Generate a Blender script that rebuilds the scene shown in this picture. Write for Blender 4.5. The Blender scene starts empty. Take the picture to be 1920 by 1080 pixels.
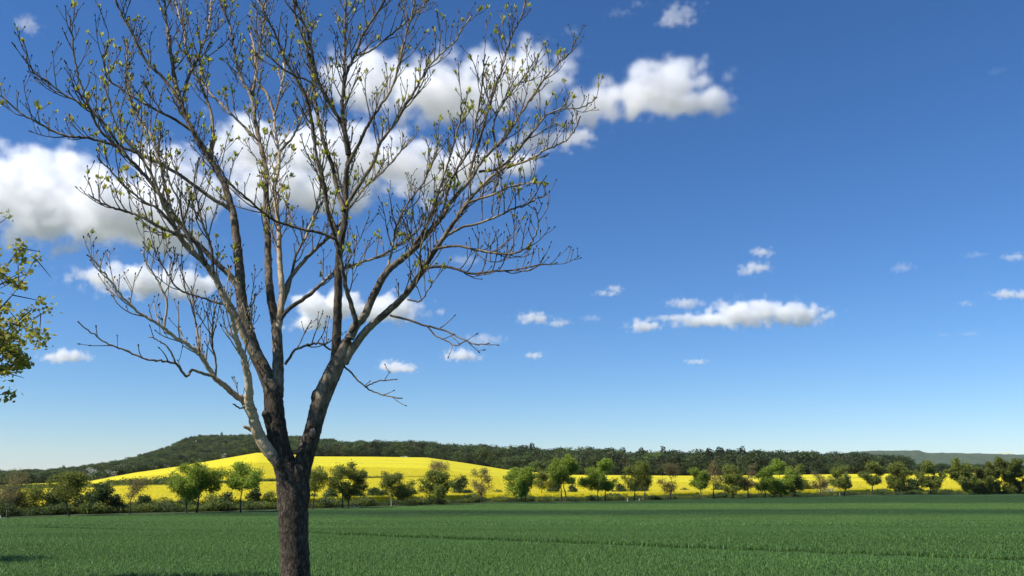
import bpy, math, random
import numpy as np
from mathutils import Vector, noise as mnoise

# ------------------------------------------------------------------ camera, sky, sun, exposure
SC = bpy.context.scene
COL = SC.collection
R = math.radians
FPX = 1536.0                      # focal length in pixels of the 1920 wide photograph
HORIZON = 886.0                   # row of the true horizon
PITCH = math.atan((HORIZON - 540.0) / FPX)
CAMZ = 1.7
cam_d = bpy.data.cameras.new('camera')
cam = bpy.data.objects.new('camera', cam_d)
COL.objects.link(cam)
cam.location = (0, 0, CAMZ)
cam.rotation_euler = (math.pi / 2 + PITCH, 0, 0)
cam_d.sensor_width = 36.0
cam_d.lens = 36.0 * FPX / 1920.0
cam_d.clip_start = 0.1
cam_d.clip_end = 80000.0
SC.camera = cam

SUN_AZ = R(-113.0)                # clockwise from the view direction (+Y): left, a little behind the camera
SUN_EL = R(46.0)
SUN_DIR = Vector((math.sin(SUN_AZ) * math.cos(SUN_EL), math.cos(SUN_AZ) * math.cos(SUN_EL), math.sin(SUN_EL)))
world = bpy.data.worlds.new('World')
SC.world = world
world.use_nodes = True
wn = world.node_tree.nodes
wl = world.node_tree.links
wn.clear()
w_out = wn.new('ShaderNodeOutputWorld')
w_bg = wn.new('ShaderNodeBackground')
w_sky = wn.new('ShaderNodeTexSky')
w_sky.sky_type = 'NISHITA'
w_sky.sun_disc = False
w_sky.sun_elevation = SUN_EL
w_sky.sun_rotation = SUN_AZ
w_sky.altitude = 200.0
w_sky.air_density = 1.0
w_sky.dust_density = 0.0
w_sky.ozone_density = 10.0
w_bg.inputs['Strength'].default_value = 0.098
w_hs = wn.new('ShaderNodeHueSaturation')      # the camera's punchy colour
w_hs.inputs['Saturation'].default_value = 1.09
w_hs.inputs['Hue'].default_value = 0.503
wl.new(w_sky.outputs[0], w_hs.inputs['Color'])
wl.new(w_hs.outputs[0], w_bg.inputs['Color'])
wl.new(w_bg.outputs[0], w_out.inputs['Surface'])

sun_d = bpy.data.lights.new('sun', 'SUN')
sun_d.energy = 5.0
sun_d.angle = R(0.53)
sun_d.color = (1.0, 0.95, 0.87)
sun = bpy.data.objects.new('sun', sun_d)
sun.rotation_euler = SUN_DIR.to_track_quat('Z', 'Y').to_euler()
sun.location = (-30, -10, 40)
COL.objects.link(sun)

SC.view_settings.view_transform = 'Standard'
SC.view_settings.look = 'None'
SC.view_settings.exposure = 0.42     # the phone exposed for the field, the clouds near clipping
SC.view_settings.gamma = 1.0
SC.view_settings.use_curve_mapping = False
cy = SC.cycles
cy.use_denoising = True
cy.max_bounces = 32
cy.diffuse_bounces = 3
cy.glossy_bounces = 2
cy.transmission_bounces = 4
cy.volume_bounces = 32
cy.volume_step_rate = 3.0
cy.volume_max_steps = 128
cy.transparent_max_bounces = 48
cy.sample_clamp_indirect = 10.0
cy.caustics_reflective = False
cy.caustics_refractive = False

rng = np.random.default_rng(11)
random.seed(11)

# ------------------------------------------------------------------ helpers
CP, SP = math.cos(PITCH), math.sin(PITCH)
FE = FPX / CP                     # pixels per unit of x/y at the horizon row


def ray(u, v):
    xv, yv = (u - 960.0) / FPX, (540.0 - v) / FPX
    return xv, CP - yv * SP, SP + yv * CP


def P(u, v, Y):
    """The point at depth Y (metres along +Y) that the photograph shows at column u, row v."""
    x, y, z = ray(u, v)
    return np.array((x / y * Y, Y, CAMZ + z / y * Y))


def elev(v):
    x, y, z = ray(960, v)
    return z / y


def tag(o, label=None, cat=None, group=None, kind=None):
    if label: o['label'] = label
    if cat: o['category'] = cat
    if group: o['group'] = group
    if kind: o['kind'] = kind
    return o


def empty(name, loc=(0, 0, 0)):
    o = bpy.data.objects.new(name, None)
    o.location = loc
    o.empty_display_size = 0.3
    COL.objects.link(o)
    return o


class MB:
    """Collects vertices and faces of one mesh."""
    def __init__(self):
        self.v, self.q, self.t, self.n = [], [], [], 0
        self.a = []

    def add(self, v, q=None, t=None, a=None):
        v = np.asarray(v, dtype=np.float64).reshape(-1, 3)
        if q is not None and len(q): self.q.append(np.asarray(q, dtype=np.int64).reshape(-1, 4) + self.n)
        if t is not None and len(t): self.t.append(np.asarray(t, dtype=np.int64).reshape(-1, 3) + self.n)
        self.v.append(v)
        self.a.append(np.full(len(v), 0.0 if a is None else a) if np.isscalar(a) or a is None else np.asarray(a))
        self.n += len(v)

    def tube(self, pts, rad, sides=6, a=None, lump=0.0):
        pts = np.asarray(pts, float)
        rad = np.asarray(rad, float)
        n = len(pts)
        tan = np.gradient(pts, axis=0)
        tan /= np.linalg.norm(tan, axis=1)[:, None] + 1e-9
        ref = np.array((0.0, 1.0, 0.0)) if abs(tan[0][1]) < 0.9 else np.array((1.0, 0, 0))
        nx = np.empty_like(tan)
        c = ref - tan[0] * ref.dot(tan[0])
        for i in range(n):
            c = c - tan[i] * c.dot(tan[i])
            c = c / (np.linalg.norm(c) + 1e-9)
            nx[i] = c
        ny = np.cross(tan, nx)
        ang = np.linspace(0, 2 * math.pi, sides, endpoint=False)
        rr = rad[:, None]
        if lump:
            rr = rr * (1 + lump * rng.normal(size=(n, sides)))
        ring = pts[:, None, :] + (nx[:, None, :] * np.cos(ang)[None, :, None] + ny[:, None, :] * np.sin(ang)[None, :, None]) * rr[:, :, None]
        v = ring.reshape(-1, 3)
        i = np.arange(n - 1)[:, None] * sides
        j = np.arange(sides)[None, :]
        k = (j + 1) % sides
        q = np.stack((i + j, i + k, i + sides + k, i + sides + j), axis=-1).reshape(-1, 4)
        tip = np.array([pts[-1] + tan[-1] * rad[-1]])
        base = (n - 1) * sides
        t = np.stack((base + np.arange(sides), base + (np.arange(sides) + 1) % sides, np.full(sides, n * sides)), axis=-1)
        av = None
        if a is not None:
            av = np.repeat(np.broadcast_to(np.asarray(a, float), (n,)), sides)
            av = np.append(av, av[-1])
        self.add(np.vstack((v, tip)), q, t, av)

    def leaves(self, pos, size, aim=None, up=0.0, narrow=0.5):
        """One folded kite-shaped leaf at each position."""
        pos = np.asarray(pos, float).reshape(-1, 3)
        n = len(pos)
        if n == 0: return
        d = rng.normal(size=(n, 3))
        d[:, 2] += up
        if aim is not None: d = d * 0.6 + aim
        d /= np.linalg.norm(d, axis=1)[:, None] + 1e-9
        w = np.cross(d, rng.normal(size=(n, 3)))
        w /= np.linalg.norm(w, axis=1)[:, None] + 1e-9
        nn = np.cross(d, w)
        s = np.broadcast_to(np.asarray(size, float), (n,)) * rng.uniform(0.7, 1.3, n)
        s = s[:, None]
        p0 = pos
        p1 = pos + d * s * 0.45 + w * s * narrow * 0.5 + nn * s * 0.08
        p2 = pos + d * s
        p3 = pos + d * s * 0.45 - w * s * narrow * 0.5 + nn * s * 0.08
        v = np.stack((p0, p1, p2, p3), axis=1).reshape(-1, 3)
        i = np.arange(n)[:, None] * 4
        t = np.concatenate((i + np.array([[0, 1, 2]]), i + np.array([[0, 2, 3]])))
        self.add(v, None, t)

    def mesh(self, name, mat, smooth=False):
        me = bpy.data.meshes.new(name)
        V = np.vstack(self.v) if self.v else np.zeros((0, 3))
        Q = np.vstack(self.q) if self.q else np.zeros((0, 4), int)
        T = np.vstack(self.t) if self.t else np.zeros((0, 3), int)
        me.vertices.add(len(V))
        me.vertices.foreach_set('co', V.astype(np.float32).ravel())
        nl = len(Q) * 4 + len(T) * 3
        me.loops.add(nl)
        me.loops.foreach_set('vertex_index', np.concatenate((Q.ravel(), T.ravel())).astype(np.int32))
        me.polygons.add(len(Q) + len(T))
        st = np.concatenate((np.arange(len(Q)) * 4, len(Q) * 4 + np.arange(len(T)) * 3)).astype(np.int32)
        me.polygons.foreach_set('loop_start', st)
        if smooth:
            me.polygons.foreach_set('use_smooth', np.ones(len(Q) + len(T), dtype=bool))
        if self.a and any(np.any(x) for x in self.a):
            at = me.attributes.new('tone', 'FLOAT', 'POINT')
            at.data.foreach_set('value', np.concatenate(self.a).astype(np.float32))
        me.update(calc_edges=True)
        me.validate()
        if mat: me.materials.append(mat)
        return me

    def build(self, name, mat, parent=None, smooth=False):
        o = bpy.data.objects.new(name, self.mesh(name, mat, smooth))
        COL.objects.link(o)
        if parent is not None:
            o.parent = parent
        return o


def catmull(pts, per=5):
    pts = np.asarray(pts, float)
    if len(pts) < 3:
        t = np.linspace(0, 1, per + 1)[:, None]
        return pts[0] * (1 - t) + pts[-1] * t
    p = np.vstack((2 * pts[0] - pts[1], pts, 2 * pts[-1] - pts[-2]))
    out = []
    for i in range(1, len(p) - 2):
        t = np.linspace(0, 1, per, endpoint=False)[:, None]
        a, b, c, d = p[i - 1], p[i], p[i + 1], p[i + 2]
        out.append(0.5 * (2 * b + (c - a) * t + (2 * a - 5 * b + 4 * c - d) * t ** 2 + (3 * b - 3 * c + d - a) * t ** 3))
    out.append(p[-2][None])
    return np.vstack(out)


# ------------------------------------------------------------------ materials
def new_mat(name):
    m = bpy.data.materials.new(name)
    m.use_nodes = True
    nt = m.node_tree
    nt.nodes.clear()
    out = nt.nodes.new('ShaderNodeOutputMaterial')
    return m, nt, out


def N(nt, kind, **kw):
    n = nt.nodes.new(kind)
    for k, v in kw.items():
        if k in n.inputs:
            n.inputs[k].default_value = v
        else:
            setattr(n, k, v)
    return n


def ramp(nt, fac, stops, interp='LINEAR'):
    r = nt.nodes.new('ShaderNodeValToRGB')
    r.color_ramp.interpolation = interp
    e = r.color_ramp.elements
    while len(e) < len(stops): e.new(0.5)
    for el, (p, c) in zip(e, stops):
        el.position = p
        el.color = (*c, 1)
    nt.links.new(fac, r.inputs[0])
    return r.outputs[0]


def noise_tex(nt, scale, detail=4.0, rough=0.55, vec=None, dist=0.0):
    n = N(nt, 'ShaderNodeTexNoise')
    n.inputs['Scale'].default_value = scale
    n.inputs['Detail'].default_value = detail
    n.inputs['Roughness'].default_value = rough
    n.inputs['Distortion'].default_value = dist
    if vec is not None: nt.links.new(vec, n.inputs['Vector'])
    return n.outputs[0]


def mixc(nt, fac, a, b, mode='MIX'):
    m = nt.nodes.new('ShaderNodeMix')
    m.data_type = 'RGBA'
    m.blend_type = mode
    for sock, val in ((m.inputs[0], fac), (m.inputs[6], a), (m.inputs[7], b)):
        if isinstance(val, (int, float)): sock.default_value = val
        elif isinstance(val, tuple): sock.default_value = (*val, 1) if len(val) == 3 else val
        else: nt.links.new(val, sock)
    return m.outputs[2]


def world_pos(nt, scale=(1, 1, 1), rot=(0, 0, 0)):
    g = nt.nodes.new('ShaderNodeNewGeometry')
    mp = nt.nodes.new('ShaderNodeMapping')
    mp.inputs['Scale'].default_value = scale
    mp.inputs['Rotation'].default_value = rot
    nt.links.new(g.outputs['Position'], mp.inputs['Vector'])
    return mp.outputs[0]


def leaf_mat(name, cols, trans=0.35, tcol=None, rough=0.55, vary=0.25):
    """Foliage: colour differs from leaf to leaf, some light comes through."""
    m, nt, out = new_mat(name)
    g = nt.nodes.new('ShaderNodeNewGeometry')
    oi = nt.nodes.new('ShaderNodeObjectInfo')
    stops = [(i / max(1, len(cols) - 1), c) for i, c in enumerate(cols)]
    c = ramp(nt, g.outputs['Random Per Island'], stops)
    hsv = N(nt, 'ShaderNodeHueSaturation')
    mr = N(nt, 'ShaderNodeMapRange')
    vary = 0.48 if name.startswith('wood') else vary
    mr.inputs['To Min'].default_value = 1 - vary
    mr.inputs['To Max'].default_value = 1 + vary
    nt.links.new(oi.outputs['Random'], mr.inputs['Value'])
    nt.links.new(mr.outputs[0], hsv.inputs['Value'])
    nt.links.new(c, hsv.inputs['Color'])
    b = N(nt, 'ShaderNodeBsdfPrincipled', Roughness=rough)
    b.inputs['Specular IOR Level'].default_value = 0.3
    nt.links.new(hsv.outputs[0], b.inputs['Base Color'])
    t = N(nt, 'ShaderNodeBsdfTranslucent')
    tc = mixc(nt, 0.6, hsv.outputs[0], tcol or tuple(min(1, x * 1.6) for x in cols[-1]))
    nt.links.new(tc, t.inputs['Color'])
    mx = N(nt, 'ShaderNodeMixShader')
    mx.inputs[0].default_value = trans
    nt.links.new(b.outputs[0], mx.inputs[1])
    nt.links.new(t.outputs[0], mx.inputs[2])
    nt.links.new(mx.outputs[0], out.inputs['Surface'])
    return m


def plain_mat(name, c1, c2, scale=3.0, rough=0.85, bump=0.0, bscale=None, detail=6.0):
    m, nt, out = new_mat(name)
    tc = nt.nodes.new('ShaderNodeTexCoord')
    f = noise_tex(nt, scale, detail, 0.6, tc.outputs['Object'])
    c = ramp(nt, f, [(0.35, c1), (0.68, c2)])
    b = N(nt, 'ShaderNodeBsdfPrincipled', Roughness=rough)
    b.inputs['Specular IOR Level'].default_value = 0.25
    nt.links.new(c, b.inputs['Base Color'])
    if bump:
        bp = N(nt, 'ShaderNodeBump', Strength=bump)
        bp.inputs['Distance'].default_value = 0.03
        nt.links.new(noise_tex(nt, bscale or scale * 6, 8, 0.65, tc.outputs['Object']), bp.inputs['Height'])
        nt.links.new(bp.outputs[0], b.inputs['Normal'])
    nt.links.new(b.outputs[0], out.inputs['Surface'])
    return m


def bark_mat():
    """Bark of the big tree: 'tone' runs from 0 (old rough trunk) over 0.5 (smooth grey branch) to 1 (pale limb, its sunlit look painted into the colour)."""
    m, nt, out = new_mat('ash_bark')
    tc = nt.nodes.new('ShaderNodeTexCoord')
    at = N(nt, 'ShaderNodeAttribute', attribute_name='tone')
    mp = nt.nodes.new('ShaderNodeMapping')
    mp.inputs['Scale'].default_value = (1, 1, 0.45)
    nt.links.new(tc.outputs['Object'], mp.inputs['Vector'])
    big = noise_tex(nt, 5.0, 5, 0.6, mp.outputs[0], 0.4)
    fine = noise_tex(nt, 34.0, 8, 0.7, mp.outputs[0], 0.6)
    old = ramp(nt, fine, [(0.30, (0.018, 0.014, 0.010)), (0.47, (0.066, 0.051, 0.037)), (0.60, (0.120, 0.095, 0.070)), (0.74, (0.24, 0.20, 0.15))])
    pm = nt.nodes.new('ShaderNodeMapping')
    pm.inputs['Scale'].default_value = (30, 30, 9)
    nt.links.new(tc.outputs['Object'], pm.inputs['Vector'])
    dst = N(nt, 'ShaderNodeVectorMath', operation='MULTIPLY_ADD')
    nz = N(nt, 'ShaderNodeTexNoise')
    nz.inputs['Scale'].default_value = 12.0
    nt.links.new(tc.outputs['Object'], nz.inputs['Vector'])
    nt.links.new(nz.outputs['Color'], dst.inputs[0])
    dst.inputs[1].default_value = (1.6, 1.6, 1.6)
    nt.links.new(pm.outputs[0], dst.inputs[2])
    vp = N(nt, 'ShaderNodeTexVoronoi', feature='DISTANCE_TO_EDGE')
    vp.inputs['Scale'].default_value = 1.0
    nt.links.new(dst.outputs[0], vp.inputs['Vector'])
    crack = ramp(nt, vp.outputs['Distance'], [(0.0, (0.42, 0.40, 0.38)), (0.16, (1.12, 1.1, 1.08))])
    old = mixc(nt, 1.0, old, crack, 'MULTIPLY')
    lich = ramp(nt, big, [(0.52, (0, 0, 0)), (0.72, (1, 1, 1))])
    lichf = ramp(nt, noise_tex(nt, 60.0, 4, 0.6, tc.outputs['Object']), [(0.45, (0, 0, 0)), (0.6, (1, 1, 1))])
    lm = mixc(nt, 1.0, lich, lichf, 'MULTIPLY')
    old = mixc(nt, lm, old, (0.20, 0.165, 0.12))
    grey = ramp(nt, mixc(nt, 0.45, big, fine), [(0.38, (0.055, 0.044, 0.033)), (0.49, (0.175, 0.132, 0.090)), (0.60, (0.44, 0.36, 0.255))])
    pale = ramp(nt, mixc(nt, 0.5, big, fine), [(0.36, (0.34, 0.215, 0.12)), (0.47, (0.64, 0.46, 0.28)), (0.62, (0.76, 0.59, 0.39))])
    f1 = ramp(nt, at.outputs['Fac'], [(0.18, (0, 0, 0)), (0.55, (1, 1, 1))])
    f2 = ramp(nt, at.outputs['Fac'], [(0.55, (0, 0, 0)), (0.95, (1, 1, 1))])
    c = mixc(nt, f2, mixc(nt, f1, old, grey), pale)
    b = N(nt, 'ShaderNodeBsdfPrincipled', Roughness=0.9)
    b.inputs['Specular IOR Level'].default_value = 0.2
    nt.links.new(c, b.inputs['Base Color'])
    bp = N(nt, 'ShaderNodeBump', Strength=0.9)
    bp.inputs['Distance'].default_value = 0.028
    nt.links.new(fine, bp.inputs['Height'])
    nt.links.new(bp.outputs[0], b.inputs['Normal'])
    nt.links.new(b.outputs[0], out.inputs['Surface'])
    return m


def wheat_mat(name, blade):
    """Young wheat, coloured bluer and darker in some strips of the field, paler in others."""
    m, nt, out = new_mat(name)
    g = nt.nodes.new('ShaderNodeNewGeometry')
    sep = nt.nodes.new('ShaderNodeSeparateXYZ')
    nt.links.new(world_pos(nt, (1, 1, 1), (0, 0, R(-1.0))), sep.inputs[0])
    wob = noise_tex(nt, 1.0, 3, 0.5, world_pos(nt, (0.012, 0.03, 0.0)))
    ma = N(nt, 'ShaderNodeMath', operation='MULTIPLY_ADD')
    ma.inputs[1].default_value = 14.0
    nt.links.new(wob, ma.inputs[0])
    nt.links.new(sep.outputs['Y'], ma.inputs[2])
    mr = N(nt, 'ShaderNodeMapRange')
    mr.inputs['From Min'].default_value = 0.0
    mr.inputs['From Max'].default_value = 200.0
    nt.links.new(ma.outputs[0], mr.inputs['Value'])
    mid, drk, pale_green = (0.1026, 0.1976, 0.05168), (0.0608, 0.1254, 0.04408), (0.1216, 0.2265, 0.05928)
    band = ramp(nt, mr.outputs[0], [(0.08, mid), (0.45, mid), (0.58, pale_green), (0.625, drk), (0.675, drk), (0.70, pale_green), (0.80, pale_green), (0.835, drk), (0.98, drk)])
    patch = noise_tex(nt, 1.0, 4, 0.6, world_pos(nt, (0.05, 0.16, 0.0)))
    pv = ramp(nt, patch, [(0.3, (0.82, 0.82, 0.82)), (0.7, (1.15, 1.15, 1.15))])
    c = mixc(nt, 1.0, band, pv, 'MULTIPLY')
    if blade:
        rv = ramp(nt, g.outputs['Random Per Island'], [(0, (0.60, 0.66, 0.64)), (0.7, (1.05, 1.05, 1.0)), (1, (1.6, 1.5, 1.25))])
        c = mixc(nt, 1.0, c, rv, 'MULTIPLY')
    else:
        fine = noise_tex(nt, 1.0, 6, 0.7, world_pos(nt, (5, 5, 5)))
        fv = ramp(nt, fine, [(0.3, (0.35, 0.38, 0.35)), (0.7, (0.75, 0.75, 0.7))])
        c = mixc(nt, 1.0, c, fv, 'MULTIPLY')
    b = N(nt, 'ShaderNodeBsdfPrincipled', Roughness=0.42 if blade else 0.9)
    b.inputs['Specular IOR Level'].default_value = 0.22 if blade else 0.1
    nt.links.new(c, b.inputs['Base Color'])
    if blade:
        t = N(nt, 'ShaderNodeBsdfTranslucent')
        nt.links.new(c, t.inputs['Color'])
        mx = N(nt, 'ShaderNodeMixShader')
        mx.inputs[0].default_value = 0.3
        nt.links.new(b.outputs[0], mx.inputs[1])
        nt.links.new(t.outputs[0], mx.inputs[2])
        nt.links.new(mx.outputs[0], out.inputs['Surface'])
    else:
        nt.links.new(b.outputs[0], out.inputs['Surface'])
    return m


def rape_mat(name='rapeseed_bloom'):
    """Flowering rapeseed: yellow with greener streaks where the stand is thin, wheel tracks running up the slope."""
    m, nt, out = new_mat(name)
    streak = noise_tex(nt, 1.0, 4, 0.6, world_pos(nt, (0.0035, 0.018, 0.0), (0, 0, R(12))), 0.3)
    c = ramp(nt, streak, [(0.34, (0.575, 0.492, 0.034)), (0.46, (0.645, 0.553, 0.023)), (0.62, (0.672, 0.580, 0.021))])
    fine = noise_tex(nt, 1.0, 6, 0.75, world_pos(nt, (0.9, 0.5, 0.9)))
    fv = ramp(nt, fine, [(0.30, (0.68, 0.72, 0.7)), (0.62, (1.06, 1.06, 1.0))])
    c = mixc(nt, 1.0, c, fv, 'MULTIPLY')
    sep = nt.nodes.new('ShaderNodeSeparateXYZ')
    nt.links.new(world_pos(nt, (1, 1, 1), (0, 0, R(-16))), sep.inputs[0])
    dv = N(nt, 'ShaderNodeMath', operation='DIVIDE')
    dv.inputs[1].default_value = 27.0
    nt.links.new(sep.outputs['X'], dv.inputs[0])
    fr = N(nt, 'ShaderNodeMath', operation='FRACT')
    nt.links.new(dv.outputs[0], fr.inputs[0])
    tr = ramp(nt, fr.outputs[0], [(0.0, (0, 0, 0)), (0.46, (0, 0, 0)), (0.485, (1, 1, 1)), (0.515, (1, 1, 1)), (0.54, (0, 0, 0))])
    trn = ramp(nt, noise_tex(nt, 1.0, 2, 0.5, world_pos(nt, (0.02, 0.02, 0.0))), [(0.4, (0.0, 0.0, 0.0)), (0.62, (0.5, 0.5, 0.5))])
    c = mixc(nt, mixc(nt, 1.0, tr, trn, 'MULTIPLY'), c, (0.30, 0.27, 0.03))
    b = N(nt, 'ShaderNodeBsdfPrincipled', Roughness=0.9)
    b.inputs['Specular IOR Level'].default_value = 0.1
    nt.links.new(c, b.inputs['Base Color'])
    bp = N(nt, 'ShaderNodeBump', Strength=0.5)
    bp.inputs['Distance'].default_value = 0.6
    nt.links.new(fine, bp.inputs['Height'])
    nt.links.new(bp.outputs[0], b.inputs['Normal'])
    nt.links.new(b.outputs[0], out.inputs['Surface'])
    return m


def cloud_mat():
    m, nt, out = new_mat('cloud_mist')
    pv = N(nt, 'ShaderNodeVolumePrincipled')
    pv.inputs['Color'].default_value = (1.0, 1.0, 1.0, 1)
    pv.inputs['Anisotropy'].default_value = 0.0
    pv.inputs['Density'].default_value = 1.0
    pv.inputs['Density Attribute'].default_value = 'density'
    nt.links.new(pv.outputs[0], out.inputs['Volume'])
    return m


M = {}
M['bark'] = bark_mat()
M['bark_far'] = plain_mat('tree_bark', (0.0342, 0.02736, 0.02128), (0.0988, 0.0798, 0.0608), 4.0)
M['bark_pale'] = plain_mat('pale_bark', (0.1672, 0.1444, 0.114), (0.3496, 0.3192, 0.266), 4.0)
M['bud'] = plain_mat('bud_scale', (0.0228, 0.01672, 0.01216), (0.0532, 0.0418, 0.0266), 30.0)
M['cut'] = plain_mat('cut_wood', (0.1444, 0.1102, 0.076), (0.2584, 0.2052, 0.1444), 18.0)
M['young'] = leaf_mat('young_leaf', [(0.22, 0.22, 0.035), (0.38, 0.39, 0.055), (0.52, 0.49, 0.09)], 0.58, (0.70, 0.66, 0.09))
M['maple'] = leaf_mat('maple_leaf', [(0.22, 0.15, 0.04), (0.22, 0.25, 0.045), (0.36, 0.36, 0.06), (0.46, 0.38, 0.09)], 0.5, (0.60, 0.56, 0.08))
M['fresh'] = leaf_mat('fresh_leaf', [(0.100, 0.160, 0.020), (0.200, 0.285, 0.034), (0.310, 0.385, 0.056)], 0.48, (0.50, 0.58, 0.06))
M['olive'] = leaf_mat('olive_leaf', [(0.080, 0.108, 0.020), (0.160, 0.195, 0.035), (0.255, 0.280, 0.052)], 0.45, (0.40, 0.42, 0.06))
M['brown'] = leaf_mat('budding_leaf', [(0.110, 0.088, 0.036), (0.190, 0.155, 0.062), (0.280, 0.225, 0.090)], 0.4, (0.36, 0.30, 0.10))
M['dark'] = leaf_mat('dark_leaf', [(0.032, 0.056, 0.015), (0.062, 0.098, 0.024), (0.105, 0.150, 0.036)], 0.3, (0.15, 0.20, 0.04))
M['white'] = leaf_mat('blossom', [(0.342, 0.3572, 0.304), (0.532, 0.532, 0.5016), (0.646, 0.646, 0.6232)], 0.2, (0.608, 0.608, 0.57))
M['wood_a'] = leaf_mat('wood_leaf_green', [(0.02432, 0.05016, 0.01216), (0.04712, 0.08208, 0.01976), (0.0798, 0.1216, 0.0304)], 0.22, (0.0988, 0.1444, 0.0304))
M['wood_b'] = leaf_mat('wood_leaf_fresh', [(0.04712, 0.0798, 0.01672), (0.0836, 0.1254, 0.02584), (0.1292, 0.1748, 0.038)], 0.22, (0.152, 0.2052, 0.0418))
M['wood_c'] = leaf_mat('wood_leaf_brown', [(0.04256, 0.04864, 0.02128), (0.0684, 0.06992, 0.0304), (0.0988, 0.09272, 0.04256)], 0.2, (0.114, 0.1064, 0.0456))
M['wood_d'] = leaf_mat('wood_leaf_dark', [(0.016, 0.032, 0.010), (0.032, 0.056, 0.016), (0.060, 0.090, 0.026)], 0.2, (0.07, 0.10, 0.025))
M['conifer'] = leaf_mat('conifer_needles', [(0.0076, 0.01596, 0.0076), (0.0152, 0.02736, 0.01216), (0.02584, 0.0418, 0.01672)], 0.1, (0.0304, 0.0456, 0.0152))
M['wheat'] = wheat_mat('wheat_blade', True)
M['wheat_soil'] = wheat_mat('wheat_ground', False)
M['rape'] = rape_mat()
M['rape_flower'] = leaf_mat('rapeseed_flower', [(0.5928, 0.5016, 0.0228), (0.6688, 0.5776, 0.019), (0.684, 0.608, 0.038)], 0.25, (0.684, 0.608, 0.0304))
M['grass'] = plain_mat('rough_grass', (0.0266, 0.0456, 0.01368), (0.0646, 0.0874, 0.0266), 0.6, 0.95)
M['farmland'] = plain_mat('farmland', (0.10, 0.10, 0.065), (0.20, 0.18, 0.12), 0.004, 0.95)
M['woodfloor'] = plain_mat('woodland_soil', (0.0152, 0.01976, 0.00912), (0.0342, 0.038, 0.01672), 0.2, 0.95)
M['rock'] = plain_mat('rock', (0.152, 0.1292, 0.0988), (0.3192, 0.2812, 0.228), 0.25, 0.95)
M['post'] = plain_mat('post_white', (0.42, 0.42, 0.40), (0.52, 0.52, 0.50), 8.0, 0.5)
M['post_black'] = plain_mat('post_black', (0.012, 0.012, 0.012), (0.03, 0.03, 0.03), 8.0, 0.5)
M['wood_grey'] = plain_mat('weathered_wood', (0.076, 0.0646, 0.0494), (0.1672, 0.1444, 0.114), 6.0, 0.9)

# ------------------------------------------------------------------ terrain
def table(pairs):
    a = np.array(pairs, float)
    return lambda u: np.interp(u, a[:, 0], a[:, 1])


ROWV = table([(0, 972), (150, 967), (250, 964), (370, 962), (460, 959), (640, 953), (740, 949), (825, 947), (905, 943),
              (980, 942), (1060, 941), (1125, 940), (1250, 938), (1310, 936), (1430, 933.5), (1520, 931), (1575, 930), (1630, 928), (1740, 927), (1920, 926)])
LOW = -4.0


def row_depth(u):
    return (CAMZ - LOW) / -elev(ROWV(u))


YE = table([(-400, 430), (0, 430), (175, 480), (330, 640), (480, 850), (600, 900), (800, 860), (950, 760), (1060, 690), (1300, 640), (1780, 610), (1920, 610)])
VE = table([(-400, 935), (0, 914), (90, 910), (175, 905), (250, 890), (330, 878), (430, 860), (480, 851), (530, 853), (590, 858), (700, 858.5), (800, 860), (870, 870),
            (950, 883), (1060, 893), (1300, 895), (1500, 893), (1780, 890), (1920, 890), (2300, 890)])
VLINE = table([(-400, 930), (0, 919), (150, 915), (300, 911), (420, 908), (500, 906), (700, 898), (860, 895), (1000, 896)])
# skyline of the near woods and the crest that carries it
VS = table([(-400, 940), (0, 893), (60, 886), (130, 877), (200, 867), (270, 851), (320, 833), (345, 820), (370, 815), (470, 815), (540, 817), (600, 822), (650, 826),
            (700, 829), (800, 833), (900, 838), (1000, 840), (1100, 843), (1200, 849), (1300, 850), (1350, 848), (1400, 846), (1450, 851), (1500, 849), (1560, 852),
            (1620, 854), (1680, 857), (1700, 864), (1715, 874), (1740, 872), (1790, 870), (1850, 874), (1920, 876), (2300, 876)])
YC = table([(-400, 800), (0, 820), (200, 950), (330, 1180), (400, 1250), (560, 1200), (700, 1050), (900, 880), (1060, 760), (1300, 700), (1920, 670)])
HT = table([(-400, 9), (0, 9), (270, 10), (340, 9), (420, 10), (560, 13), (700, 17), (1000, 19), (1500, 17.5), (1690, 15), (1716, 8), (1790, 7.5), (1920, 6.5)])   # height of the trees on the crest
VFAR = table([(-400, 897), (900, 897), (1400, 870), (1560, 853), (1600, 848.5), (1640, 846), (1700, 845), (1728, 845), (1740, 850), (1800, 850), (1870, 852), (1920, 853), (2300, 853)])
YFAR = 6000.0


def column(az):
    """Depths and heights of the terrain along one azimuth, with the zone borders."""
    s = math.tan(max(-R(42), min(R(42), az)))
    u = 960 + FE * s
    yt = float(row_depth(np.clip(u, -80, 1990)))
    ye, yc = float(YE(u)), float(YC(u))
    ze = CAMZ + elev(float(VE(u))) * ye
    zc = CAMZ + elev(float(VS(u))) * yc - float(HT(u)) * 0.92
    zc = max(zc, ze + 1.0)
    zf = CAMZ + elev(float(VFAR(u))) * YFAR
    ks = [(0.0, 0.0), (13.0, 0.0), (30, -0.5), (60, -1.8), (90, -3.3), (104, LOW), (yt + 8, LOW)]
    for f in (0.25, 0.5, 0.75):        # the slope of the rapeseed field, a little rounded
        g = f + 0.10 * math.sin(math.pi * f)
        ks.append((yt + 8 + (ye - yt - 8) * f, LOW + (ze - LOW) * g))
    ks += [(ye, ze), (yc, zc), (yc + 130, zc - 3), (2400, -30.0), (3600, -25), (4600, zf * 0.55), (YFAR, zf), (YFAR + 900, zf - 25), (12000, -40)]
    k = np.array(ks)
    return u, yt, ye, yc, k


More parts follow.
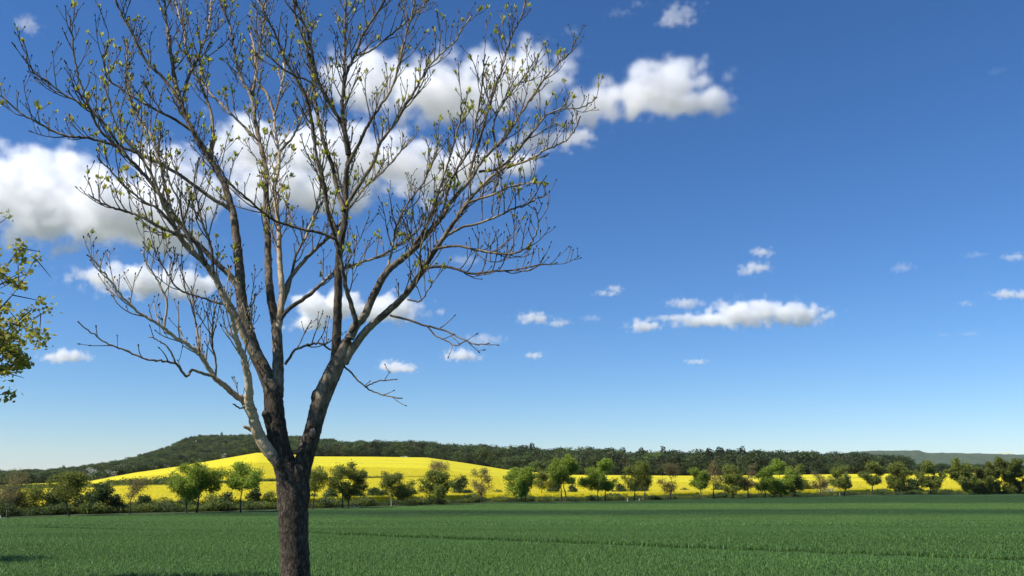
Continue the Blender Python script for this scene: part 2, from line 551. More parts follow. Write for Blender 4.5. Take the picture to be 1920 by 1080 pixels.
def height(x, y):
    az = math.atan2(x, y)
    c = max(-R(42), min(R(42), az))
    Y = y if abs(az) <= R(42) else math.hypot(x, y) * math.cos(R(42))
    k = column(az)[4]
    return float(np.interp(Y, k[:, 0], k[:, 1]))


def at_depth(u, Y):
    x = (u - 960) / FE * Y
    return np.array((x, Y, height(x, Y)))


def line_depth(u):
    """Depth of the grassy balk that cuts the rapeseed field in two."""
    k = column(math.atan((u - 960) / FE))
    ys = np.linspace(k[1] + 14, k[2] * 0.8, 400)
    zs = np.interp(ys, k[4][:, 0], k[4][:, 1])
    e = (zs + 1.0 - CAMZ) / ys
    want = elev(float(VLINE(u)))
    i = np.argmax(e >= want)
    return float(ys[i]) if e[i] >= want else float(ys[-1])


AZ = np.concatenate((np.radians(np.arange(-180, -60, 6.0)), np.radians(np.arange(-60, -36, 1.5)), np.radians(np.arange(-36, 36.01, 0.25)),
                     np.radians(np.arange(37.5, 60, 1.5)), np.radians(np.arange(60, 180.1, 6.0))))
COLS = [column(a) for a in AZ]
LINE = np.array([line_depth(max(-60, min(1980, c[0]))) for c in COLS])
kern = np.ones(15) / 15
LINE = np.convolve(np.pad(LINE, 7, mode='edge'), kern, mode='valid')


def strip(name, y0, y1, n, mat, lift=0.0, label=None, cat=None, kind='structure', bumpy=None, geo=True, cols=None):
    """One zone of the ground: the sheet between two border depths, all the way round or in the columns given."""
    idx = range(len(AZ)) if cols is None else cols
    V = []
    for j in idx:
        a, (u, yt, ye, yc, k) = AZ[j], COLS[j]
        c = max(-R(42), min(R(42), a))
        dx, dy = (math.sin(a) / math.cos(c), math.cos(a) / math.cos(c))
        b0, b1 = y0(j), y1(j)
        ys = np.geomspace(b0, b1, n) if geo else np.linspace(b0, b1, n)
        zs = np.interp(ys, k[:, 0], k[:, 1]) + lift
        if lift:
            ys = np.concatenate(([b0], ys, [b1]))
            zs = np.concatenate(([zs[0] - lift - 0.2], zs, [zs[-1] - lift - 0.2]))
        if bumpy is not None:
            zs = zs + np.array([bumpy(dx * y, dy * y) for y in ys])
        V.append(np.stack((dx * ys, dy * ys, zs), axis=1))
    V = np.array(V)
    nc, nr = V.shape[:2]
    i = np.arange(nc - 1)[:, None] * nr
    j = np.arange(nr - 1)[None, :]
    q = np.stack((i + j, i + nr + j, i + nr + j + 1, i + j + 1), axis=-1).reshape(-1, 4)
    mb = MB()
    mb.add(V.reshape(-1, 3), q)
    o = mb.build(name, mat, smooth=True)
    tag(o, label, cat, kind=kind)
    return o


VIEW = [i for i, a in enumerate(AZ) if abs(a) < R(46)]
strip('roadside_verge', lambda j: 0.3, lambda j: 10.5, 8, M['grass'])
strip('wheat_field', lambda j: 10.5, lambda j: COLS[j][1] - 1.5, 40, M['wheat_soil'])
strip('field_margin', lambda j: COLS[j][1] - 1.5, lambda j: COLS[j][1] + 12, 5, M['grass'])
strip('rapeseed_field', lambda j: COLS[j][1] + 12, lambda j: max(LINE[j], COLS[j][1] + 14), 12, M['rape'], 1.2)
strip('grass_balk', lambda j: max(LINE[j], COLS[j][1] + 14), lambda j: max(LINE[j], COLS[j][1] + 14) + 3.5, 3, M['grass'], 0.9)
strip('rapeseed_field', lambda j: max(LINE[j], COLS[j][1] + 14) + 3.5, lambda j: COLS[j][2], 36, M['rape'], 1.2)
strip('woodland_floor', lambda j: COLS[j][2], lambda j: COLS[j][3] + 130, 14, M['woodfloor'])
strip('ground', lambda j: COLS[j][3] + 130, lambda j: 3700.0, 8, M['farmland'])
FARM = plain_mat('far_woodland', (0.028, 0.048, 0.019), (0.075, 0.108, 0.042), 0.02, 1.0, 0.0, None, 8.0)


def far_bump(x, y):
    p = Vector((x * 0.03, y * 0.03, 0))
    return 9 * abs(mnoise.noise(p)) + 5 * mnoise.noise(p * 3.1)


strip('distant_hills', lambda j: 3700.0, lambda j: 7600.0, 150, FARM, 0.0, bumpy=far_bump, geo=False)
strip('plain', lambda j: 7600.0, lambda j: 12000.0, 6, M['farmland'])
# ------------------------------------------------------------------ clouds
CLOUD_MIST = cloud_mat()


def cloud_nodes(density, size, seed, ells, zb, zh, lo, hi, vox, ragged):
    """Node tree that fills a box with mist: density swells in rounded heaps, frays into wisps and is flat below."""
    nt = bpy.data.node_groups.new('cloud_mist', 'GeometryNodeTree')
    nt.interface.new_socket('Geometry', in_out='INPUT', socket_type='NodeSocketGeometry')
    nt.interface.new_socket('Geometry', in_out='OUTPUT', socket_type='NodeSocketGeometry')
    out = nt.nodes.new('NodeGroupOutput')
    L = nt.links.new
    pos = nt.nodes.new('GeometryNodeInputPosition').outputs[0]
    ad = N(nt, 'ShaderNodeVectorMath', operation='MULTIPLY_ADD')
    ad.inputs[1].default_value = (1.0 / size,) * 3
    ad.inputs[2].default_value = (seed * 3.7, seed * 1.3, seed * 2.1)
    L(pos, ad.inputs[0])
    field = None
    for c, r in ells:
        v = N(nt, 'ShaderNodeVectorMath', operation='MULTIPLY_ADD')
        v.inputs[1].default_value = tuple(1.0 / x for x in r)
        v.inputs[2].default_value = tuple(-x / y for x, y in zip(c, r))
        L(pos, v.inputs[0])
        ln = N(nt, 'ShaderNodeVectorMath', operation='LENGTH')
        L(v.outputs[0], ln.inputs[0])
        if field is None:
            field = ln.outputs['Value']
        else:
            mn = N(nt, 'ShaderNodeMath', operation='SMOOTH_MIN')
            mn.inputs[2].default_value = 0.25
            L(field, mn.inputs[0])
            L(ln.outputs['Value'], mn.inputs[1])
            field = mn.outputs[0]
    f1 = noise_tex(nt, 4.6, 6.0, 0.66, ad.outputs[0])
    vo = N(nt, 'ShaderNodeTexVoronoi', feature='F1')
    vo.inputs['Scale'].default_value = 6.5
    L(ad.outputs[0], vo.inputs['Vector'])
    k1 = N(nt, 'ShaderNodeMath', operation='MULTIPLY_ADD')
    k1.inputs[1].default_value = -2.7 * ragged
    L(f1, k1.inputs[0]); L(field, k1.inputs[2])
    k2 = N(nt, 'ShaderNodeMath', operation='MULTIPLY_ADD')
    k2.inputs[1].default_value = 0.75
    L(vo.outputs['Distance'], k2.inputs[0]); L(k1.outputs[0], k2.inputs[2])
    mr = N(nt, 'ShaderNodeMapRange', interpolation_type='SMOOTHSTEP')
    top = 0.92 - 1.35 * ragged + 0.30
    mr.inputs['From Min'].default_value = top
    mr.inputs['From Max'].default_value = top - 0.62
    mr.inputs['To Min'].default_value = 0.0
    mr.inputs['To Max'].default_value = 1.0
    L(k2.outputs[0], mr.inputs['Value'])
    sep = nt.nodes.new('ShaderNodeSeparateXYZ')
    L(pos, sep.inputs[0])
    fl = N(nt, 'ShaderNodeMapRange', interpolation_type='SMOOTHSTEP')
    fl.inputs['From Min'].default_value = zb - 0.12 * zh
    fl.inputs['From Max'].default_value = zb + 0.22 * zh
    fl.inputs['To Max'].default_value = density * (1.75 if density > 0.0065 else 1.0)
    L(sep.outputs['Z'], fl.inputs['Value'])
    mul = N(nt, 'ShaderNodeMath', operation='MULTIPLY')
    L(mr.outputs[0], mul.inputs[0]); L(fl.outputs[0], mul.inputs[1])
    vc = nt.nodes.new('GeometryNodeVolumeCube')
    L(mul.outputs[0], vc.inputs['Density'])
    vc.inputs['Min'].default_value = tuple(lo)
    vc.inputs['Max'].default_value = tuple(hi)
    for ax, i in (('X', 0), ('Y', 1), ('Z', 2)):
        vc.inputs['Resolution ' + ax].default_value = int(max(8, (hi[i] - lo[i]) / vox))
    sm = nt.nodes.new('GeometryNodeSetMaterial')
    sm.inputs['Material'].default_value = CLOUD_MIST
    L(vc.outputs[0], sm.inputs[0])
    L(sm.outputs[0], out.inputs[0])
    return nt


def cloud(label, blobs, dens, alt, vb, seed=0, ragged=1.0):
    r = np.random.default_rng(100 + seed)
    Y = alt / elev(vb)
    px = Y / FPX
    org = P(np.mean([b[0] for b in blobs]), vb, Y)
    ells, lo, hi = [], np.full(3, 1e9), np.full(3, -1e9)
    for (u, v, ru, rv) in blobs:
        d = r.normal() * min(ru, rv * 2.0) * 0.3
        c = P(u, v, Y + d * px) - org
        e = np.array((ru, max(rv * 1.4, min(ru, rv * 2.2) * 0.9), rv)) * px * 1.12
        ells.append((tuple(c), tuple(e)))
        lo = np.minimum(lo, c - e * 1.45)
        hi = np.maximum(hi, c + e * 1.45)
    zh = float(max(e[2] for c, e in ells))
    lo[2] = max(lo[2], -0.14 * zh)
    size = float(np.mean([min(e[0], e[2] * 2.2) for c, e in ells])) * 3.0
    vox = max((hi[0] - lo[0]) / 160.0, 2.0 * px)
    o = bpy.data.objects.new('cloud', bpy.data.meshes.new('cloud'))
    COL.objects.link(o)
    o.location = org
    o.data.materials.append(CLOUD_MIST)
    md = o.modifiers.new('mist', 'NODES')
    md.node_group = cloud_nodes(dens, size, seed, ells, 0.0, zh, lo, hi, vox, ragged)
    tag(o, label, 'cloud', 'fair weather clouds', 'stuff')
    return o


CLOUDS = [
    ('long white cloud with a ragged bright tip reaching right of the bare crown', [(1240, 165, 105, 44), (1300, 190, 95, 28), (1130, 190, 110, 36), (960, 150, 130, 52), (820, 175, 130, 60), (690, 150, 95, 60), (1265, 130, 50, 22), (1350, 200, 55, 18)], 0.016, 1150, 232),
    ('small tail of cloud hanging under the long white cloud', [(1085, 255, 55, 18), (1010, 265, 70, 26)], 0.014, 1150, 285),
    ('white cloud behind the middle of the bare crown', [(640, 300, 170, 55), (800, 320, 140, 52), (480, 280, 110, 50), (920, 310, 80, 30), (560, 360, 130, 45)], 0.016, 1150, 400),
    ('broad grey bottomed cloud filling the left edge above the leafy twigs', [(70, 370, 150, 95), (230, 400, 130, 80), (330, 345, 90, 75), (60, 300, 50, 32), (300, 450, 110, 35)], 0.014, 1100, 468),
    ('flat cloud just under the broad grey bottomed cloud', [(260, 525, 120, 30), (350, 535, 70, 28), (190, 520, 50, 20)], 0.014, 1100, 562),
    ('cloud low behind the forked stems', [(620, 575, 75, 30), (720, 580, 80, 26), (580, 605, 55, 16)], 0.013, 1050, 618),
    ('long lens shaped white cloud right of the bare tree', [(1400, 588, 85, 27), (1480, 590, 80, 22), (1330, 600, 80, 14), (1265, 596, 45, 9)], 0.012, 1050, 615),
    ('small puff at the left end of the lens shaped cloud', [(1203, 612, 34, 14)], 0.009, 1050, 627),
    ('upper of two little clouds above the lens shaped cloud', [(1428, 474, 25, 10)], 0.010, 1050, 484),
    ('lower of two little clouds above the lens shaped cloud', [(1413, 503, 32, 13)], 0.009, 1050, 516),
    ('small tilted cloud between the bare crown and the lens shaped cloud', [(1135, 549, 22, 8), (1153, 543, 18, 9)], 0.010, 1050, 558),
    ('thin cloud resting above the left end of the lens shaped cloud', [(1285, 568, 38, 10)], 0.009, 1050, 578),
    ('low flat cloud right of the lowest crown branches', [(1000, 597, 36, 12), (1045, 605, 26, 8)], 0.009, 1050, 613),
    ('faint cloud touching the tip of the drooping right branch', [(910, 637, 38, 13)], 0.005, 1050, 651),
    ('small white cloud under the tip of the drooping right branch', [(866, 667, 38, 13)], 0.009, 1050, 680),
    ('lowest white cloud right of the right limb', [(738, 687, 32, 12), (762, 692, 28, 9)], 0.009, 1050, 701),
    ('tiny tilted cloud low over the middle of the woods', [(1003, 667, 20, 7)], 0.008, 1050, 675),
    ('tiny flat cloud low over the right woods', [(1305, 678, 24, 5.5)], 0.008, 1050, 684),
    ('flat cloud cut by the right edge of the picture, lower one', [(1888, 552, 36, 10), (1925, 553, 30, 9)], 0.009, 1050, 563),
    ('flat cloud cut by the right edge of the picture, upper one', [(1905, 482, 30, 8)], 0.008, 1050, 490),
    ('thin slanting cloud near the upper right edge cloud', [(1828, 478, 26, 6)], 0.005, 1050, 486),
    ('faint wisp alone right of the two little clouds', [(1692, 502, 24, 11)], 0.004, 1050, 513),
    ('tiny flat cloud left of the lower edge cloud', [(1812, 569, 18, 6)], 0.006, 1050, 575),
    ('faint low wisp near the right edge', [(1818, 626, 22, 6), (1770, 628, 14, 5)], 0.003, 1050, 633),
    ('low cloud beside the leafy twigs at the left edge', [(125, 668, 44, 15)], 0.008, 1050, 684),
    ('small round puff in the top left corner', [(52, 47, 24, 20)], 0.008, 1150, 68),
    ('ragged cloud near the top middle edge', [(1270, 28, 46, 20), (1245, 40, 24, 12)], 0.007, 1150, 50),
    ('faint streak left of the ragged top cloud', [(1160, 24, 34, 8), (1195, 6, 22, 8)], 0.006, 1150, 36),
    ('faint wisp beside the highest right twigs', [(1072, 58, 22, 9)], 0.005, 1150, 68),
    ('faint wisp high in the right sky', [(1870, 134, 18, 8)], 0.002, 1150, 142),
    ('small faint cloud low between the lens cloud and the bare crown', [(1108, 597, 20, 7)], 0.005, 1050, 604),
    ('faint cloud behind the long right branches', [(868, 488, 34, 13)], 0.004, 1050, 501),
]
for ci, (lb, bl, dn, al, vb) in enumerate(CLOUDS):
    cloud(lb, bl, dn, al, vb, seed=ci)
# ------------------------------------------------------------------ instanced masses (woods, crops)
def scatter(name, protos, pts, rot, scl, idx, label, cat=None):
    """One object of kind stuff: copies of the prototype meshes stood on the points given."""
    pc = bpy.data.collections.new(name + '_prototypes')
    for i, me in enumerate(protos):
        pc.objects.link(bpy.data.objects.new('%s_%02d' % (name, i), me))
    pts = np.asarray(pts, float)
    me = bpy.data.meshes.new(name)
    me.vertices.add(len(pts))
    me.vertices.foreach_set('co', pts.astype(np.float32).ravel())
    for nm, ty, key, val in (('rot', 'FLOAT_VECTOR', 'vector', rot), ('scl', 'FLOAT_VECTOR', 'vector', scl), ('idx', 'INT', 'value', idx)):
        at = me.attributes.new(nm, ty, 'POINT')
        at.data.foreach_set(key, np.asarray(val).astype(np.int32 if ty == 'INT' else np.float32).ravel())
    o = bpy.data.objects.new(name, me)
    COL.objects.link(o)
    nt = bpy.data.node_groups.new(name, 'GeometryNodeTree')
    nt.interface.new_socket('Geometry', in_out='INPUT', socket_type='NodeSocketGeometry')
    nt.interface.new_socket('Geometry', in_out='OUTPUT', socket_type='NodeSocketGeometry')
    gi, go = nt.nodes.new('NodeGroupInput'), nt.nodes.new('NodeGroupOutput')
    ci = nt.nodes.new('GeometryNodeCollectionInfo')
    ci.inputs['Collection'].default_value = pc
    ci.inputs['Separate Children'].default_value = True
    ci.inputs['Reset Children'].default_value = True
    ip = nt.nodes.new('GeometryNodeInstanceOnPoints')
    ip.inputs['Pick Instance'].default_value = True

    def attr(nm, ty):
        a = nt.nodes.new('GeometryNodeInputNamedAttribute')
        a.data_type = ty
        a.inputs['Name'].default_value = nm
        return [s for s in a.outputs if s.enabled][0]
    er = nt.nodes.new('FunctionNodeEulerToRotation')
    L = nt.links.new
    mp = nt.nodes.new('GeometryNodeMeshToPoints')
    L(gi.outputs[0], mp.inputs[0])
    L(mp.outputs[0], ip.inputs['Points'])
    L(ci.outputs[0], ip.inputs['Instance'])
    L(attr('idx', 'INT'), ip.inputs['Instance Index'])
    L(attr('rot', 'FLOAT_VECTOR'), er.inputs[0])
    L(er.outputs[0], ip.inputs['Rotation'])
    L(attr('scl', 'FLOAT_VECTOR'), ip.inputs['Scale'])
    L(ip.outputs[0], go.inputs[0])
    md = o.modifiers.new('scatter', 'NODES')
    md.node_group = nt
    tag(o, label, cat, kind='stuff')
    return o


# ------------------------------------------------------------------ trees and shrubs of the middle distance
def unit(v):
    v = np.asarray(v, float)
    return v / (np.linalg.norm(v) + 1e-9)


def tree_meshes(seed, H, rx, zc, rz, lean=0.0, bole=None, limbs=9, n_leaf=1600, leaf=0.24, clump=0.42, stems=1, trunk_r=None, spread=0.55, hollow=0.35, twig=True, ry=None, hmin=-0.6):
    """Returns (trunk MB, crown MB) of a broadleaf tree of height H whose crown is an uneven ellipsoid rx wide around height zc."""
    global rng
    keep = rng
    rng = np.random.default_rng(seed)
    r = rng
    ry = ry or rx
    tr, cr = MB(), MB()
    tr_r = trunk_r or 0.022 * H + 0.03
    bole = bole if bole is not None else max(0.12 * H, zc - rz * 0.9)
    ends = []
    for st in range(stems):
        off = np.array((r.normal() * 0.12 * rx, r.normal() * 0.12 * rx, 0)) if stems > 1 else np.zeros(3)
        top = np.array((lean * 0.8 + off[0] * 2.5, off[1] * 2.5, zc + rz * r.uniform(0.25, 0.5)))
        base = off + np.array((0, 0, -0.15))
        mid = base * 0.5 + top * 0.5 + np.array((r.normal() * 0.04 * H - lean * 0.15, r.normal() * 0.04 * H, 0))
        axis = catmull([base, base + (mid - base) * 0.5 + r.normal(size=3) * 0.01 * H, mid, top], 4)
        f = np.linspace(0, 1, len(axis))
        rad = tr_r * (1 - 0.85 * f) * (1 + 0.5 * np.exp(-f * 18)) / math.sqrt(stems)
        tr.tube(axis, rad, 6)
        for k in range(limbs):
            a = 2.399 * k + r.uniform(-0.4, 0.4) + st
            h = r.uniform(hmin, 0.95)
            q = math.sqrt(max(0.05, 1 - h * h)) * r.uniform(0.72, 1.0)
            tgt = np.array((lean + math.cos(a) * q * rx, math.sin(a) * q * ry, zc + h * rz * r.uniform(0.85, 1.05)))
            hh = min(0.9, max(0.0, (tgt[2] - (0.35 + 0.4 * q) * 2 * q * rx * spread - axis[0][2]) / (axis[-1][2] - axis[0][2])))
            hb = min(max(bole * r.uniform(0.9, 1.25), hh * axis[-1][2]), max(tgt[2], 0.1))
            i = int(np.argmin(np.abs(axis[:, 2] - min(hb, axis[-2][2]))))
            p0 = axis[i]
            m = p0 * 0.5 + tgt * 0.5 + np.array((0, 0, -0.06 * H * q + 0.02 * H)) + r.normal(size=3) * 0.03 * H
            lp = catmull([p0, m, tgt], 4)
            lf = np.linspace(0, 1, len(lp))
            lr = rad[i] * 0.62 * (1 - 0.86 * lf) + 0.006
            tr.tube(lp, lr, 5)
            ends.append((lp, 1.0))
            for s in range(4):
                j = r.integers(2, len(lp) - 1)
                d = unit(unit(lp[-1] - p0) * 0.5 + r.normal(size=3) * 0.75 + np.array((0, 0, 0.35)))
                ln = r.uniform(0.25, 0.55) * rx
                sp = catmull([lp[j], lp[j] + d * ln * 0.5 + r.normal(size=3) * 0.04 * ln, lp[j] + d * ln + np.array((0, 0, 0.12 * ln))], 3)
                tr.tube(sp, np.linspace(lr[j] * 0.55, 0.006, len(sp)), 4)
                ends.append((sp, 0.7))
                if twig:
                    for t in range(4):
                        b = sp[r.integers(1, len(sp))]
                        d2 = unit(d * 0.6 + r.normal(size=3) * 0.7 + np.array((0, 0, 0.3)))
                        tr.tube([b, b + d2 * ln * 0.22, b + d2 * ln * 0.42], [0.012, 0.009, 0.005], 3)
    if n_leaf:
        w = np.array([e[1] * (0.35 + r.random()) for e in ends])
        w = w / w.sum()
        cnt = r.multinomial(n_leaf, w)
        for (lp, wt), n in zip(ends, cnt):
            if n == 0: continue
            t = 1 - r.random(n) ** 1.5 * (1 - hollow)
            ii = np.clip((t * (len(lp) - 1)).astype(int), 0, len(lp) - 1)
            pos = lp[ii] + r.normal(size=(n, 3)) * clump * np.array((1, 1, 0.75))
            c = np.array((lean, 0, zc))
            e = np.linalg.norm((pos - c) / np.array((rx, ry, rz)), axis=1)
            ok = (e < 1.18) & (pos[:, 2] > 0.08)
            cr.leaves(pos[ok], leaf, up=0.3, narrow=0.7)
    rng = keep
    return tr, cr


# ------------------------------------------------------------------ woods on the hill and beyond the rapeseed
def wood_proto(seed, mat, H=1.0, wide=0.44, n=1500, leaf=0.062, zc=0.58, rz=0.42):
    tr, cr = tree_meshes(seed, 10.0, wide * 10, zc * 10, rz * 10, limbs=14, n_leaf=n, leaf=leaf * 10, clump=0.75, twig=False, hollow=0.25)
    nt = tr.n
    V = np.vstack(tr.v + cr.v) / 10.0
    q = np.vstack(tr.q)
    t = np.vstack(tr.t + [x + nt for x in cr.t])
    mb = MB()
    mb.add(V, q, t)
    me = mb.mesh('wood_tree', M['bark_far'])
    me.materials.append(mat)
    mi = np.zeros(len(me.polygons), dtype=np.int32)
    ntt = sum(len(x) for x in tr.t)
    mi[len(q) + ntt:] = 1
    me.polygons.foreach_set('material_index', mi)
    return me


def conifer_proto(seed, n=900):
    r = np.random.default_rng(seed)
    mb = MB()
    mb.tube([(0, 0, -0.02), (0, 0, 0.5), (0.005, 0, 1.0)], [0.018, 0.011, 0.003], 5)
    nv = mb.n
    nq, ntr = len(np.vstack(mb.q)), len(np.vstack(mb.t))
    h = 1 - r.random(n) ** 0.62
    h = 0.12 + 0.88 * h
    tier = np.floor(h * 13) / 13
    rad = (1.03 - tier) * 0.21 * np.sqrt(r.random(n))
    a = r.uniform(0, 6.283, n)
    pos = np.stack((np.cos(a) * rad, np.sin(a) * rad, h - rad * 0.35), axis=1)
    aim = np.stack((np.cos(a), np.sin(a), np.full(n, -0.35)), axis=1) * 2
    mb.leaves(pos, 0.075, aim=aim, narrow=0.5)
    me = mb.mesh('wood_conifer', M['bark_far'])
    me.materials.append(M['conifer'])
    mi = np.ones(len(me.polygons), dtype=np.int32)
    mi[:nq + ntr] = 0
    me.polygons.foreach_set('material_index', mi)
    return me


PROTO = [wood_proto(1, M['wood_a']), wood_proto(2, M['wood_a'], wide=0.52), wood_proto(3, M['wood_b']), wood_proto(4, M['wood_b'], wide=0.50),
         wood_proto(5, M['wood_c'], n=1000, leaf=0.055), wood_proto(6, M['wood_d'], wide=0.48), wood_proto(7, M['wood_d'], wide=0.40),
         conifer_proto(8), conifer_proto(9), wood_proto(10, M['white'], wide=0.5, n=600, leaf=0.05, zc=0.55, rz=0.45)]
wr = np.random.default_rng(5)
wp, wrot, wscl, widx = [], [], [], []


def plant(u, Y, h, kind, wide=1.0):
    p = at_depth(u, Y)
    wp.append(p - np.array((0, 0, 0.2)))
    wrot.append((0, 0, wr.uniform(0, 6.28)))
    f = wr.uniform(0.95, 1.4) * wide
    wscl.append((h * f, h * f, h))
    widx.append(kind)


CRAG_Y = float(YC(352)) - 70
for u0 in np.arange(-260, 2180, 3.0):
    ye, yc = float(YE(u0)), float(YC(u0))
    ht = float(HT(u0))
    colw = 3.0 * ye / FE
    depth = yc + 45 - ye
    edge_only = u0 > 620
    if edge_only: depth = min(depth, 95)
    n = wr.poisson(depth * colw * (1.15 if edge_only else 1.0) / 58.0)
    for k in range(n):
        f = wr.random()
        Y = ye + 3 + f * depth
        if 1703 < u0 and wr.random() < 0.15: continue
        if 334 < u0 < 376 and CRAG_Y - 75 < Y < CRAG_Y + 5: continue     # the bare crag
        h = ht * wr.uniform(0.72, 1.06)
        if u0 < 560:
            h *= 0.75 + 0.3 * f
            kind = wr.choice([0, 1, 2, 3, 4, 5, 6, 7], p=[.2, .14, .22, .17, .13, .06, .05, .03])
        elif u0 < 1250:
            kind = wr.choice([0, 1, 2, 4, 5, 6, 7, 8], p=[.27, .25, .13, .10, .12, .09, .02, .02])
        else:
            kind = wr.choice([0, 1, 4, 5, 6, 7, 8], p=[.17, .15, .08, .28, .24, .05, .03])
        plant(u0 + wr.uniform(-1.5, 1.5), Y, h, kind)
    # a closed mantle of lower growth along the wood's edge
    for k in range(wr.poisson(colw / 2.6)):
        plant(u0 + wr.uniform(-1.5, 1.5), ye + wr.uniform(1, 7), ht * wr.uniform(0.35, 0.7), wr.choice([0, 1, 2, 5, 6]), 1.35)
# blossoming thorns at the foot of the hill, spruce tips over the skyline
for (u, dy, h) in [(68, 20, 6), (96, 18, 5), (174, 12, 9), (186, 8, 6), (205, 12, 6), (222, 14, 7), (233, 16, 8), (240, 10, 6), (266, 30, 6), (283, 40, 6), (293, 44, 6), (270, 12, 5),
                   (305, 30, 6), (322, 25, 5), (311, 9, 4), (415, 8, 6), (212, 26, 5), (195, 22, 5)]:
    plant(u, float(YE(u)) + dy, h, 9, 1.2)
for (u, dy, h) in [(910, 60, 21), (915, 60, 20), (998, 40, 25), (882, 60, 20), (1168, 50, 22), (1204, 30, 23), (1245, 30, 24), (1332, 20, 22), (1350, 20, 23), (1369, 20, 21),
                   (1395, 20, 23), (1389, 18, 21), (1330, 30, 21), (1355, 26, 22), (300, 380, 12), (410, 500, 14), (560, 280, 15), (118, 300, 12)]:
    plant(u, float(YE(u)) + dy, h, 7 + (int(u) % 2))
scatter('woods', PROTO, wp, wrot, wscl, widx, 'mixed dark woods covering the hill and closing off the yellow fields', 'woods')
# bare crag on the hill and the small yellow field on the distant ridge
def crag(u, Y, wpx, vtop, seed, label):
    p = at_depth(u, Y)
    m = Y / 1600.0
    top = CAMZ + elev(vtop) * Y - p[2]
    mb = MB()
    n, k = 26, 14
    V = []
    for a in range(n):
        for b in range(k):
            th, f = 2 * math.pi * a / n, b / (k - 1)
            q = Vector((math.cos(th) * 1.3 + seed, math.sin(th) * 1.3, f * 2.2))
            rad = (1.0 - 0.72 * f ** 1.6) * (1 + 0.45 * mnoise.noise(q) + 0.2 * mnoise.noise(q * 3.1))
            V.append((math.cos(th) * rad * wpx * m, math.sin(th) * rad * wpx * m * 0.6, -1.0 + (top + 1.0) * f * (1 + 0.10 * mnoise.noise(q * 2))))
    q = [[a * k + b, ((a + 1) % n) * k + b, ((a + 1) % n) * k + b + 1, a * k + b + 1] for a in range(n) for b in range(k - 1)]
    V.append((0, 0, top * 1.02))
    mb.add(V, q, [[a * k + k - 1, ((a + 1) % n) * k + k - 1, len(V) - 1] for a in range(n)])
    o = mb.build('rock_crag', M['rock'])
    o.location = p
    tag(o, label, 'rock', 'pale crags on the hill')


crag(347, CRAG_Y, 7, 829, 3.0, 'pale rock crag on the left shoulder of the wooded hill')
crag(364, CRAG_Y - 4, 5, 826, 8.0, 'smaller pale rock crag right of the other on the wooded hill')
mb = MB()
V = []
us = np.linspace(1878, 1903, 12)
ys = np.linspace(5780, 6050, 10)
for u in us:
    for y in ys:
        p = at_depth(u, y)
        V.append((p[0], p[1], p[2] + 12.0))
mb.add(V, [[i * 10 + j, (i + 1) * 10 + j, (i + 1) * 10 + j + 1, i * 10 + j + 1] for i in range(11) for j in range(9)])
tag(mb.build('distant_rapeseed_field', M['rape'], smooth=True), kind='structure')

# ------------------------------------------------------------------ young wheat
def wheat_patch(seed, size, n, h, w):
    r = np.random.default_rng(seed)
    x, y = r.uniform(-size / 2, size / 2, (2, n))
    row = 0.125
    y = np.round(y / row) * row + r.normal(size=n) * 0.03
    a = r.uniform(0, 6.283, n)
    lean = r.uniform(0.1, 0.75, n)
    hh = h * r.uniform(0.6, 1.15, n)
    d = np.stack((np.cos(a), np.sin(a)), axis=1)
    pw = np.stack((-np.sin(a), np.cos(a)), axis=1) * (w / 2)
    b = np.stack((x, y), axis=1)

    def lay(off, z, wf):
        c = b + d * (off * hh)[:, None]
        return (np.column_stack((c + pw * wf, z * hh)), np.column_stack((c - pw * wf, z * hh)))
    l0, r0 = lay(0 * lean, np.zeros(n), 0.8)
    l1, r1 = lay(0.25 * lean, np.full(n, 0.55), 1.0)
    l2, r2 = lay(0.62 * lean, 1.0 - 0.22 * lean, 0.75)
    tip, _ = lay(1.0 * lean, 1.02 - 0.5 * lean, 0.0)
    v = np.stack((l0, r0, l1, r1, l2, r2, tip), axis=1).reshape(-1, 3)
    i = np.arange(n)[:, None] * 7
    q = np.concatenate((i + np.array([[0, 1, 3, 2]]), i + np.array([[2, 3, 5, 4]])))
    t = i + np.array([[4, 5, 6]])
    mb = MB()
    mb.add(v, q, t)
    return mb.mesh('wheat_plants', M['wheat'])


near_p = [wheat_patch(s, 0.5, 240, 0.17, 0.011) for s in range(4)]
far_p = [wheat_patch(20 + s, 2.4, 1400, 0.18, 0.022) for s in range(4)]
fr = np.random.default_rng(8)
wp, ws, wi = [], [], []
for yy in np.arange(10.8, 44.0, 0.48):
    half = 0.70 * yy + 2.5
    for xx in np.arange(-half, half, 0.48):
        wp.append((xx + fr.uniform(-.1, .1), yy + fr.uniform(-.1, .1), height(xx, yy) - 0.01)); wi.append(fr.integers(0, 4))
for yy in np.arange(45.2, 205.0, 2.3):
    half = 0.80 * yy + 4
    for xx in np.arange(-half, half, 2.3):
        u = 960 + FE * xx / yy
        if yy > row_depth(np.clip(u, -80, 1990)) - 2.6: continue
        # wheel tracks left bare by the sprayer
        wp.append((xx + fr.uniform(-.2, .2), yy + fr.uniform(-.2, .2), height(xx, yy) - 0.01)); wi.append(4 + fr.integers(0, 4))
n = len(wp)
rz_ = fr.integers(0, 2, n) * math.pi + fr.normal(size=n) * 0.06
tram = np.array([min(abs((p[1] + 0.72 * p[0]) / 1.232 - c) for c in (20.6, 44.6)) for p in wp])
hv = np.where(tram < 0.85, 0.22, 1.0) * np.array([0.88 + 0.35 * mnoise.noise(Vector((p[0] * 0.09, p[1] * 0.09, 7))) for p in wp])
sc = np.stack((np.ones(n), np.ones(n), hv), axis=1)
scatter('wheat_crop', near_p + far_p, wp, np.stack((0 * rz_, 0 * rz_, rz_), axis=1), sc, wi, 'young green wheat standing across the whole foreground field', 'wheat')


